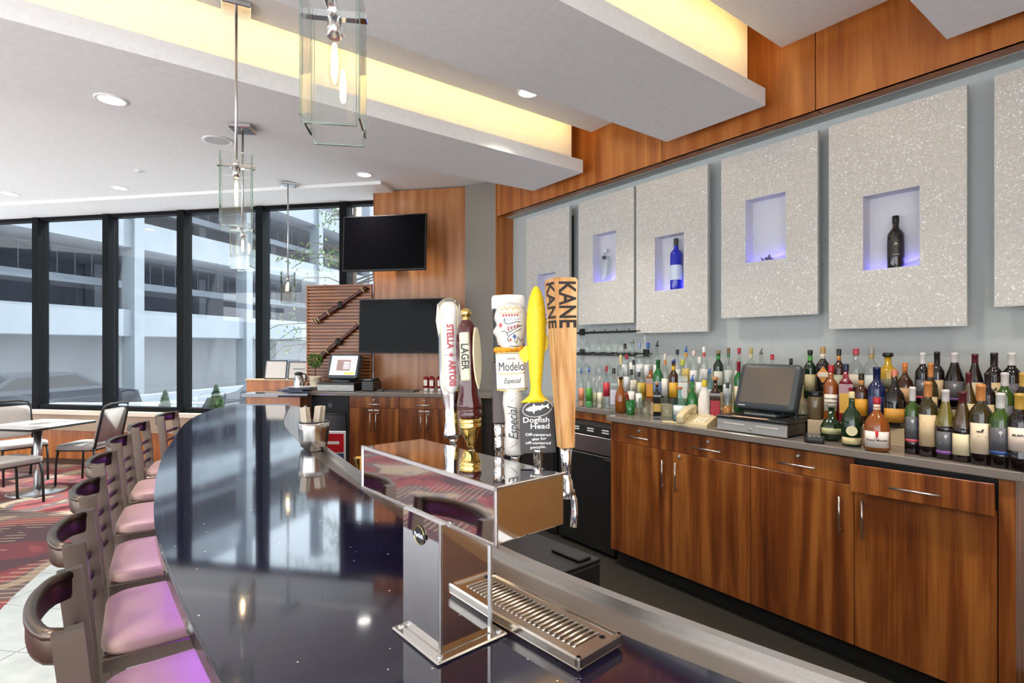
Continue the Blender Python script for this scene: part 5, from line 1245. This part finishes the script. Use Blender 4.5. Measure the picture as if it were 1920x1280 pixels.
# left cluster, back row
B(1172, 644, 15, 2, 'spirit', 'clear', '222226', 'dcdedd', 'clear back-row bottle with black cap next to the hanging glasses')
B(1186, 636, 15, 2, 'tall', 'clear', '9a948c', 'e2e2de', 'tall clear back-row bottle with grey pourer', capk='pour')
B(1199, 642, 15, 2, 'spirit', 'clear', '8aa0c0', 'dfe2e6', 'clear back-row bottle with pale blue cap')
B(1215, 642, 17, 2, 'spirit', 'clear', '2f58a8', 'e2e4e6', 'clear back-row bottle with royal blue cap')
B(1232, 642, 17, 2, 'spirit', 'clear', '2c2c30', 'e0e0dc', 'clear back-row bottle with black pourer', capk='pour')
B(1270, 655, 16, 2, 'spirit', 'clear', '1e1e22', 'dfe2e0', 'clear back-row bottle with black cap behind the yellow-necked one')
B(1286, 652, 17, 2, 'spirit', 'clear', '2f62b4', 'e0c060', 'clear back-row bottle with blue pourer and orange neck', capk='pour', neck='d89a3c')
B(1301, 657, 18, 2, 'spirit', 'clear', 'e6cdc6', 'ece6e2', 'clear back-row bottle with pinkish white cap')
B(1320, 650, 18, 2, 'spirit', 'clear', 'ecebe6', 'e0dcd8', 'clear back-row bottle with white cap and red ring', neck='c0504a')
B(1347, 657, 19, 2, 'wine', 'dkgreen', '8c7a4a', 'd8d2c2', 'dark bottle with green neck in the back row', capk='screw', neck='2f8a3a')
B(1366, 652, 16, 2, 'spirit', 'clear', '7a5a34', 'dfe0da', 'clear back-row bottle with green neck label', neck='3c7a4a')
B(1386, 652, 17, 2, 'spirit', 'clear', 'a8242e', 'e4e0dc', 'clear back-row bottle with red cap above the green whiskey')
B(1408, 652, 18, 2, 'spirit', 'clear', 'b8a060', 'd8d4c4', 'clear bottle with gold cap behind the register', neck='cfc49a')
B(1427, 657, 18, 2, 'spirit', 'clear', '6a6258', 'd8d4cc', 'clear bottle with grey-brown pourer behind the register', capk='pour')
B(1448, 664, 18, 2, 'spirit', 'clear', 'c02434', 'd8d0c8', 'bottle with bright red cap peeking above the register')
B(1483, 672, 20, 2, 'squat', 'dkamber', '1a1a1c', 'c9b48a', 'bottle with black cap peeking above the register corner')
# right cluster, back row
B(1519, 656, 22, 2, 'wine', 'dkgreen', '1c1c1c', 'cdbf92', 'dark green bitter bottle with black cap and green neck ring', capk='screw', neck='4a9a3c')
B(1543, 650, 25, 2, 'spirit', 'black', 'b08d4c', None, 'black bottle with orange diamond label and gold cap', neck='e2dccf')
B(1573, 654, 21, 2, 'spirit', 'dkamber', '1e1e20', 'b5b49a', 'dark bottle with long black neck right of the diamond label', neck='c9852c')
B(1605, 653, 28, 2, 'spirit', 'clear', 'b04050', 'd8ccb8', 'clear bottle of dark liqueur with white round label', liquid='2a1410', lab=(.28, .52))
B(1634, 650, 26, 2, 'spirit', 'clear', '9c9a90', 'd8dedc', 'clear bottle with grey cap and black-white label behind the navy bottle', neck='a8905a')
B(1665, 661, 33, 2, 'spirit', 'yellow', '1c1a18', '6a6a50', 'broad flask of yellow limoncello with black stopper', capk='cork', lab=(.3, .5))
B(1697, 680, 30, 2, 'onion', 'dkamber', 'd9762c', 'cfa574', 'dark orange-liqueur bottle with orange foil neck and buff label', capk='screw', neck='d9762c', lab=(.1, .42))
# right cluster, middle row
B(1558, 684, 26, 1, 'spirit', 'amber', 'b3202c', 'e6dccb', 'amber bottle with red cap and white SOUTHERN COMFORT label', X=3.26, txt=[('SOUTHERN', .40, .34, '2a2420'), ('COMFORT', .33, .34, '2a2420')], lab=(.18, .48))
B(1586, 682, 27, 1, 'spirit', 'red', '1c2346', 'd8a83c', 'crimson liqueur bottle with navy cap and yellow label', X=3.27, square=True)
B(1615, 700, 25, 1, 'spirit', 'dkamber', '241a14', 'd99a20', 'brown coffee-liqueur bottle with orange neck and yellow label', X=3.27, neck='c98a3c')
B(1644, 688, 31, 1, 'wine', 'navy', '1c2550', '2c3566', 'navy blue bottle with matching navy cap', X=3.27, capk='foil')
B(1677, 693, 38, 1, 'onion', 'black', 'd0785c', 'd99b3c', 'dark cognac bottle with copper cap and orange label', X=3.25, lab=(.1, .34))
# right cluster, nearest row
B(1559, 757, 39, 0, 'round', 'dkgreen', '8a867c', 'b9b884', 'squat round dark decanter with grey stopper behind the card reader', capk='cork', X=3.14, lab=(.2, .36))
B(1597, 734, 37, 0, 'onion', 'dkgreen', 'e0cf9c', 'd9cb94', 'dark green monastery-liqueur bottle with red seal and cream labels', X=3.05, lab=(.05, .17))
B(1644, 745, 45, 0, 'onion', 'amber', 'b3202c', 'e9e2d8', 'squat amber cognac-liqueur bottle with red ribbon and white label', X=3.01, lab=(.08, .38), neck='e8ddd0', txt=[('Grand Marnier', .22, .28, '5a2420')])
# ribbons and seals on the two front liqueurs
for o in [x for x in C.objects if x.get('label', '').startswith('squat amber cognac')]:
    MB().tube([(0, -.018, .16), (0, -.030, .13), (0.0, -.062, .09), (0, -.068, .068)], .006, 6, flat=(.007, .002)).build('ribbon', pl('c81e28', .4), o); MB().lathe([(.014, .125), (.022, .13), (.014, .135)], 12).build('ribbon_knot', pl('c81e28', .4), o)
for o in [x for x in C.objects if x.get('label', '').startswith('dark green monastery')]:
    MB().lathe([(.016, 0), (.016, .004), (0, .005)], 14, MT(0, -.034, .135) @ MR(68, 'X')).build('red_seal', pl('b3301e', .4), o); MB().lathe([(.025, 0), (.025, .003)], 18, MT(0, -.0515, .082) @ MR(90, 'X')).build('round_label', pl('e0d5a8', .4), o)
for o in [x for x in C.objects if x.get('label', '').startswith('black bottle with orange diamond')]:
    MB().prism([(.034, 0), (0, .05), (-.034, 0), (0, -.05)], 0, .003, MT(0, -.036, .15) @ MR(90, 'X')).build('diamond_label', pl('dd8f2e', .4), o); MB().cbox((-.026, -.042, .136), (.026, -.0385, .164), .001).build('label_band', pl('e8d8c4', .4), o)
# wine: back, middle and front steps
WG = 'wine bottles on the stepped shelf'
def W(px, yt, wp_, tier, shape, glass, cap, lab_, desc, **k):
    B(px, yt, wp_, tier, shape, glass, cap, lab_, desc, capk='foil', grp=WG, name='wine_bottle', cat='wine bottle', fill=True, **k)
GT = [('t', .50, .6, 'd8dade')]
W(1730, 661, 25, 2, 'wine', 'wine', 'd9d6d2', '5a5a60', 'dark wine bottle, white capsule, grey label, back step leftmost', band='b04452', emb='tree')
W(1757, 659, 24, 2, 'wine', 'wine', '1f1d1e', 'cdb28a', 'dark wine bottle, black capsule, tan label, back step', emb='bars')
W(1790, 661, 33, 2, 'burg', 'wine', 'd9d2cf', '5a5a60', 'broad dark wine bottle, white capsule, purple-banded grey label, back step', band='6a4484', emb='tree')
W(1828, 663, 28, 2, 'burg', 'wine', '5a1f28', 'd8c8a0', 'sloping dark wine bottle, maroon capsule, cream label, back step')
W(1864, 661, 29, 2, 'wine', 'wine', '2c2322', 'd4bc92', 'dark wine bottle, black capsule, tan duck label, back step', emb='duck')
W(1897, 661, 32, 2, 'wine', 'wine', 'd9d6d2', '5a5a60', 'dark wine bottle, white capsule, plain grey label, back step rightmost')
W(1745, 680, 24, 1, 'wine', 'olive', 'c9854a', 'd4bc92', 'olive wine bottle, orange capsule, tan label, middle step', emb='bars')
W(1816, 698, 26, 1, 'burg', 'brown', '5a1f28', 'd8c8a0', 'brown sloping wine bottle, maroon capsule, middle step')
W(1852, 698, 26, 1, 'wine', 'wine', '2c2322', 'd4bc92', 'dark wine bottle, black capsule, tan duck label, middle step', emb='duck')
W(1884, 698, 30, 1, 'wine', 'wgreen', 'd9d6d2', '5a5a60', 'green wine bottle, white capsule, grey label, middle step')
W(1918, 698, 28, 1, 'wine', 'wine', 'c9a24c', 'dccfae', 'dark wine bottle, gold capsule, middle step at the frame edge')
W(1711, 725, 26, 0, 'wine', 'wgreen', 'd9d6d2', '55565c', 'green wine bottle, white capsule, pink-banded grey label, front step', X=3.06, band='c0505e', emb='tree', lab=(.18, .56))
W(1740, 715, 32, 0, 'wine', 'olive', 'c9854a', 'd4bc92', 'olive wine bottle, orange capsule, tan label, front step', X=3.05, emb='bars', lab=(.14, .56))
W(1773, 730, 33, 0, 'burg', 'gold', 'd9d2cf', '55565c', 'yellow-green sloping wine bottle, white capsule, purple-banded label, front step', X=3.04, band='7a4a94', emb='tree', lab=(.08, .4))
W(1805, 733, 36, 0, 'burg', 'brown', '5a1f28', 'e2d5ae', 'brown sloping wine bottle, maroon capsule, cream label, front step', X=3.03, lab=(.1, .4))
W(1839, 720, 36, 0, 'wine', 'olive', 'c9854a', 'e6d2b4', 'olive wine bottle, orange capsule, large cream duck label, front step', X=3.02, emb='duck', lab=(.14, .52))
W(1876, 736, 35, 0, 'wine', 'wgreen', 'd9d6d2', '55565c', 'green wine bottle, white capsule, blue-banded grey label, front step', X=3.01, band='2c4a8c', emb='tree', lab=(.18, .54))
W(1912, 737, 39, 0, 'wine', 'wine', 'c9a24c', 'ead9c8', 'dark wine bottle, gold capsule, cream MURPHY label, front step', X=3.0, txt=[('MURPHY', .46, .3, '3a2c24')], lab=(.26, .56))
# stepped risers
for nm, y0, y1, lb in (('c', 2.99, 2.625, 'short cream stepped riser beside the hanging wine glasses'), ('a', 2.62, 1.95, 'cream stepped riser under the spirits left of the register'), ('b', 1.474, .56, 'cream stepped riser under the wine bottles')):
    t = thing('bottle_riser', lb, 'bottle riser', (0, 0, 1.0942), 0, 'cream risers on the back bar'); CR = mat('cream_riser', hexc('cdb796'), .4)
    x0_ = 3.29 if nm == 'c' else (3.25 if nm == 'a' else 3.215)
    MB().cbox((x0_, y1, 0), (3.37, y0, .0905), .002).build('lower_step', CR, t); MB().cbox((3.37, y1, 0), (3.61, y0, .1905), .002).build('upper_step', CR, t)
    if nm == 'b': MB().cbox((3.43, y0, 0), (3.61, y0 + .2, .1905), .002).build('upper_step', CR, t)
# niche bottles
def niche_bottle(n, h, r, shape, glass, cap, lab_, desc, dy=0, **k):
    x, y, z = n; d = place(0, 1)[2]
    t = thing('display_bottle', desc, 'bottle', (x, y + dy, z), math.atan2(-x, y), 'bottles in the wall niches')
    pr_ = profile(shape, r, h); MB().lathe(pr_, 20).build('glass', GL[glass](), t); tr = pr_[-1][0]
    MB().lathe([(tr * 1.1, h * .86), (tr * 1.12, h * .87), (tr * 1.12, h * .99), (tr, h)], 14).build('cap', pl(cap, .3), t)
    if lab_: MB().lathe([(r * 1.01, h * .2), (r * 1.012, h * .21), (r * 1.012, h * .52), (r * 1.01, h * .53)], 20, cap=False).build('label', pl(lab_, .4), t)
    return t
t = niche_bottle(nB, .30, .043, 'tall', 'clear', 'dfe0e2', None, 'clear vodka bottle with silver cap standing in a blue-lit niche', .03)
MB().lathe([(.018, 0), (.018, .003)], 16, MT(-.01, -.043, .21) @ MR(90, 'X')).build('round_label', pl('2a2a38', .4), t)
t = niche_bottle(nC, .40, .045, 'tall', 'blue', '3a4038', None, 'cobalt blue bottle with pale frosted middle in a wall niche', -.03)
MB().lathe([(.0455, .075), (.0462, .085), (.0462, .18), (.0455, .19)], 20, cap=False).build('frosted_band', pl('c9d6e8', .4), t)
t = niche_bottle(nE, .295, .040, 'wine', 'black', '141214', '2a2824', 'black wine bottle with dark label in a blue-lit niche', -.01)
MB().box((-.016, -.0425, .072), (.016, -.0405, .075)).build('printed_line', pl('b5a88c', .5), t); MB().prism([(-.012, 0), (.012, 0), (.002, .012), (-.002, .012)], -.0005, .0008, MT(0, -.0412, .128) @ MR(90, 'X')).build('crest', pl('b5a88c', .5), t)
fg = thing('fish_figurine', 'small grey fish figurine lying in an otherwise empty niche', 'figurine', (nD[0], nD[1] - .005, nD[2]), R(80))
MB().lathe([(0, -.05), (.012, -.035), (.017, -.01), (.014, .015), (.005, .04), (0, .045)], 12, MT(0, 0, .014) @ MR(90, 'X') @ MR(90), sx=.8).build('body', pl('6a6280', .4), fg)
MB().prism([(.04, .0), (.065, .02), (.058, 0), (.065, -.016)], -.003, .003, MT(0, 0, .014) @ MR(90, 'X') @ MR(0)).build('tail_fin', pl('6a6280', .4), fg)
MB().prism([(-.01, .012), (.0, .034), (.014, .012)], -.002, .002, MT(0, 0, .014) @ MR(90, 'X')).build('fin', pl('6a6280', .4), fg)
# small glassware near the registers
def tumbler(px, X, z, r, h, m_, desc, handle=False, extra=None, cat='glass'):
    x, y, d = place(px, X); t = thing('glass_tumbler' if not handle else 'glass_mug', desc, cat, (x, y, z), 0, 'glassware on the back bar')
    MB().lathe([(r * .8, 0), (r * .85, .004), (r, h), (r * .94, h), (r * .8, .008), (0, .008)], 18).build('bowl', m_, t)
    MB().lathe([(r * 1.0, h - .003), (r * 1.02, h), (r * .97, h + .002)], 18, cap=False).build('rim', m_, t)
    if handle: MB().tube([(-r * .9, -.01, h * .85), (-r * 1.7, -.015, h * .75), (-r * 1.75, -.015, h * .35), (-r * .85, -.01, h * .2)], .006, 8).build('handle', CLEAR, t)
    return t
t = tumbler(1182, 3.13, 1.0945, .036, .105, GL['green'](), 'green plastic tumbler with a red pour spout among the spirits')
MB().tube([(-.02, 0, .1), (-.03, 0, .14), (-.045, -.005, .155)], .008, 7).build('red_spout', pl('b3202c', .3), t)
tumbler(1209, 3.12, 1.0945, .045, .13, CLEAR, 'clear glass mug with handle in front of the spirits', True)
tumbler(1251, 3.09, 1.0945, .045, .15, CLEAR, 'clear glass pitcher between black and pale blue bottles')
tumbler(1491, 3.33, 1.187, .022, .07, STEEL, 'small steel jigger cup behind the cash drawer')
tumbler(1504, 3.30, 1.187, .03, .07, CLEAR, 'small clear tumbler behind the cash drawer corner')
for px, yt, wpx, X, cc, lc, ds in ((1508, 716, 26, 3.51, 'd0c89a', 'c9a24c', 'pale jar of yellow garnish right of the register'), (1529, 733, 27, 3.27, '6a5a40', '1c1c1e', 'square jar with black lid right of the register')):
    x, y, d = place(px, X); s = d / _f; r = wpx * s / 2; z = 1.285 if X > 3.3 else 1.1875; h = HC + (650 - yt) * s - z
    t = thing('garnish_jar', ds, 'jar', (x, y, z), 0, 'garnish jars'); MB().lathe([(r * .9, 0), (r, .006), (r, h * .75), (r * .8, h * .84)], 18).build('glass', mat('jar_' + cc, hexc(cc), .1, spec=.6), t); MB().lathe([(r * .86, h * .8), (r * .9, h * .82), (r * .9, h * .98), (r * .8, h)], 18).build('lid', pl(lc, .3), t)
# hanging wine glasses on wire racks
def wineglass():
    t = thing('wine_glass', 'x', 'wine glass', (0, 0, 0), 0, 'wine glasses hanging from the wire racks')
    MB().lathe([(.034, 0), (.033, -.003), (.006, -.008), (.004, -.014)], 16, cap=False).build('foot', CLEAR, t)
    MB().lathe([(.004, -.012), (.0038, -.075), (.006, -.082)], 8, cap=False).build('stem', CLEAR, t)
    MB().lathe([(.006, -.08), (.026, -.095), (.037, -.125), (.037, -.15), (.031, -.185)], 16, cap=False).build('bowl', CLEAR, t)
    return t
g0 = wineglass()
for rk, (zr, n_, lbl) in enumerate(((1.72, 6, 'black wire glass rack high on the wall left of the panels'), (1.53, 6, 'black wire glass rack below the first, over the spirits'))):
    t = thing('glass_rack', lbl, 'glass rack', (3.5, 3.35, zr), 0, 'wire glass racks')
    for k in range(7):
        yy = -.42 + .13 * k
        MB().tube([(.118, yy, .02), (-.1, yy, .005), (-.13, yy, .008), (-.14, yy, .028)], .004, 6).build('wire', MATTEB, t)
    MB().tube([(-.1, -.46, .0), (-.1, .42, .0)], .005, 6).build('front_bar', MATTEB, t); MB().tube([(.1, -.46, .014), (.1, .42, .014)], .005, 6).build('rear_bar', MATTEB, t)
    for s in (-.4, .36): MB().cbox((.08, s - .02, -.01), (.119, s + .02, .05), .003).build('wall_bracket', MATTEB, t)
    for k in range(n_):
        yy = 3.35 - .355 + .13 * k; lb = 'wine glass hanging in the %s wire rack, %s from the right' % (('upper', 'lower')[rk], ('first', 'second', 'third', 'fourth', 'fifth', 'sixth')[k])
        if rk == 0 and k == 0: g0.location = (3.47, yy, zr + .005); g0['label'] = lb
        else: dup(g0, (3.47 + .02 * (k % 2), yy, zr + .005), None, lb)
# ---------------------------------------------------------------- outside: garage, drive, planting
GD = Vector((.811, .642, 0)).normalized(); GN = Vector((.642, -.811, 0)).normalized()   # along the facade / toward the room
GA = math.atan2(GD.y, GD.x)
gr = MB(); gr.prism([wp(-9, .1), wp(8, .1), wp(22, 9), wp(22, 50), wp(-30, 50), wp(-22, .1)], -.6, -.42)
struct(gr.build('ground', mat('pale_concrete', hexc('a4a7ab'), .8, noise=.1, nscale=2)))
ga = thing('parking_garage', 'pale concrete parking garage with stacked parapets beyond the windows', 'building', (.70, 22.7, -.42), GA)
# local x along facade, local -y toward the room
CON = mat('garage_concrete', hexc('858b92'), .8, noise=.08, nscale=1.5); CON2 = mat('garage_inner_concrete', hexc('989aa2'), .85, noise=.12, nscale=1.2); DARK = mat('garage_dark', hexc('63656f'), .9, noise=.15, nscale=1)
for zb, zt in ((2.39, 3.28), (5.39, 6.32), (8.4, 9.35)):
    MB().box((-34, -.15, zb), (34, .15, zt)).build('parapet', CON, ga); MB().box((-34, .0, zb - .02), (34, 9, zb + .22)).build('floor_slab', CON2, ga)
for zb in (4.12, 7.1): MB().box((-34, 1.0, zb), (34, 1.35, zb + .25)).build('ramp_edge', CON, ga)
for zb in (3.28, 6.32): MB().box((-34, 5.2, zb - .6), (34, 5.4, zb + 2.1)).build('inner_wall', DARK, ga)
MB().box((-34, 1.5, 0), (34, 1.7, 2.39)).build('ground_wall', mat('garage_ground_wall', hexc('a2a2a4'), .85, noise=.08, nscale=1), ga)
MB().box((-34, 5.0, 8.4), (34, 5.2, 12)).build('inner_wall', DARK, ga)
for k in range(-5, 7):
    MB().box((k * 5.2 - .18, -.28, 0), (k * 5.2 + .18, .28, 12.0)).build('column', CON, ga)
    MB().box((k * 5.2 + 2.2, 4.6, 0), (k * 5.2 + 2.6, 5.1, 8.4)).build('inner_column', CON2, ga)
MB().box((-34, -1.4, 0), (34, -1.0, .45)).build('planter_curb', CON, ga)
for zb in (4.37, 7.35):
    for k in range(-26, 26):
        MB().box((k * .55, 1.15, zb), (k * .55 + .03, 1.18, zb + .85)).build('railing_post', DARK, ga)
    MB().box((-15, 1.14, zb + .85), (15, 1.19, zb + .9)).build('railing', DARK, ga)
# low white wall before the garage
lw = struct(MB().box((-8, -.12, 0), (13, .12, .75)).build('wall_drive', mat('white_low_wall', hexc('cdd2d6'), .8), None, (*wp(0, 5.0), -.42), WR + R(12)))
def car(loc, rz, col, label):
    t = thing('parked_car', label, 'car', loc, rz, 'cars parked outside')
    side = [(-2.2, .35), (-2.25, .7), (-2.1, .9), (-1.2, .98), (-.55, 1.4), (.75, 1.42), (1.45, 1.02), (2.15, .9), (2.25, .6), (2.2, .35)]
    vs_ = []; N = len(side)
    for yy, k in ((-.85, 1), (-.8, 1), (.8, 1), (.85, 1)):
        for x_, z_ in side: vs_.append((x_, (yy * (.82 if z_ > 1.1 else 1)), z_))
    fs = [tuple(range(N - 1, -1, -1)), tuple(3 * N + i for i in range(N))] + [(k * N + i, k * N + (i + 1) % N, (k + 1) * N + (i + 1) % N, (k + 1) * N + i) for k in range(3) for i in range(N)]
    MB().add(vs_, fs).build('body', mat('car_' + col, hexc(col), .2, coat=.6), t)
    for s in (-1, 1):
        MB().add([(-1.05, s * .84, 1.0), (-.5, s * .73, 1.34), (.7, s * .73, 1.36), (1.3, s * .84, 1.04)], [(0, 1, 2, 3)]).build('side_window', BLACK, t)
        for x_ in (-1.4, 1.4): MB().cyl((x_, s * .88, .33), (x_, s * .66, .33), .33, 18).build('wheel', MATTEB, t)
    MB().box((-2.27, -.6, .62), (-2.2, -.4, .74)).build('tail_lamp', pl('a01a20', .3), t); MB().box((-2.27, .4, .62), (-2.2, .6, .74)).build('tail_lamp', pl('a01a20', .3), t)
    return t
car((3.9, 14.2, -.42), R(40), '20242c', 'dark car parked outside beyond the bar end')
car((-1.6, 16.6, -.42), R(36), '2c3038', 'dark car parked farther left outside behind the dining tables')
LEAF = mat('evergreen_leaf', hexc('3f6b2a'), .7, noise=.3, nscale=10); LEAF2 = mat('tree_leaf', hexc('5d7a3c'), .7, noise=.3, nscale=6)
def shrub(loc, r, h, seed, label):
    t = thing('conical_shrub', label, 'shrub', loc, 0, 'small evergreens outside the window'); random.seed(seed)
    MB().cyl((0, 0, 0), (0, 0, h * .3), .03, 8).build('stem', pl('4a3626', .8), t)
    b = MB()
    for k in range(1500):
        u = random.random() ** .7; rr = r * (1 - u) ** .75 * random.uniform(.6, 1.05); a = random.uniform(0, 6.283); l = random.uniform(.03, .06)
        b.add([(-l * .3, 0, 0), (0, -l, 0), (l * .3, 0, 0), (0, l * .6, l)], [(0, 1, 2, 3)], False, MT(rr * math.cos(a), rr * math.sin(a), h * (.08 + .92 * u)) @ MR(random.uniform(0, 360)) @ MR(random.uniform(-50, 50), 'X'))
    f = b.build('foliage', LEAF, t); f['kind'] = 'stuff'
shrub((.70, 9.75, -.42), .26, 1.32, 1, 'small conical evergreen outside, left of the middle mullion')
shrub((1.30, 9.15, -.42), .30, 1.42, 2, 'wider conical evergreen outside, right of the middle mullion')
def tree(loc, label, seed, hgt=6.5):
    t = thing('young_tree', label, 'tree', loc); random.seed(seed)
    tr = MB(); tr.tube([(0, 0, 0), (.05, .02, hgt * .3), (-.04, .05, hgt * .6), (.02, 0, hgt)], .09, 8, rad=[.1, .08, .05, .015]); tr.build('trunk', pl('5c4a3c', .85), t)
    br = MB(); lf = MB()
    for k in range(46):
        z = hgt * random.uniform(.28, .98); a = random.uniform(0, 6.283); L_ = random.uniform(.8, 1.9) * (1.15 - z / hgt * .6)
        p = [(0, 0, z), (L_ * .5 * math.cos(a), L_ * .5 * math.sin(a), z + .22), (L_ * math.cos(a + .2), L_ * math.sin(a + .2), z + .15), (L_ * 1.25 * math.cos(a + .3), L_ * 1.25 * math.sin(a + .3), z - .1)]
        br.tube(p, .014, 5, rad=[.022, .014, .009, .004])
        for q in range(34):
            u = random.uniform(.3, 1.0); i_ = min(2, int(u * 3)); w_ = u * 3 - i_; pp = Vector(p[i_]).lerp(Vector(p[i_ + 1]), w_) + Vector([random.uniform(-.14, .14) for _ in range(3)]); l = random.uniform(.03, .06)
            lf.add([(-l * .4, 0, 0), (0, -l, 0), (l * .4, 0, 0), (0, l, 0)], [(0, 1, 2, 3)], False, MT(*pp) @ MR(random.uniform(0, 360)) @ MR(random.uniform(-60, 60), 'X'))
    br.build('branches', pl('4c3d32', .85), t); f = lf.build('leaves', LEAF2, t); f['kind'] = 'stuff'; t.children[1]['kind'] = 'stuff'
tree((4.3, 11.4, -.42), 'thin leafy tree outside between the bar end and the slat screen', 11)
tree((7.8, 9.4, -.42), 'thin leafy tree outside, behind the upper television', 12)
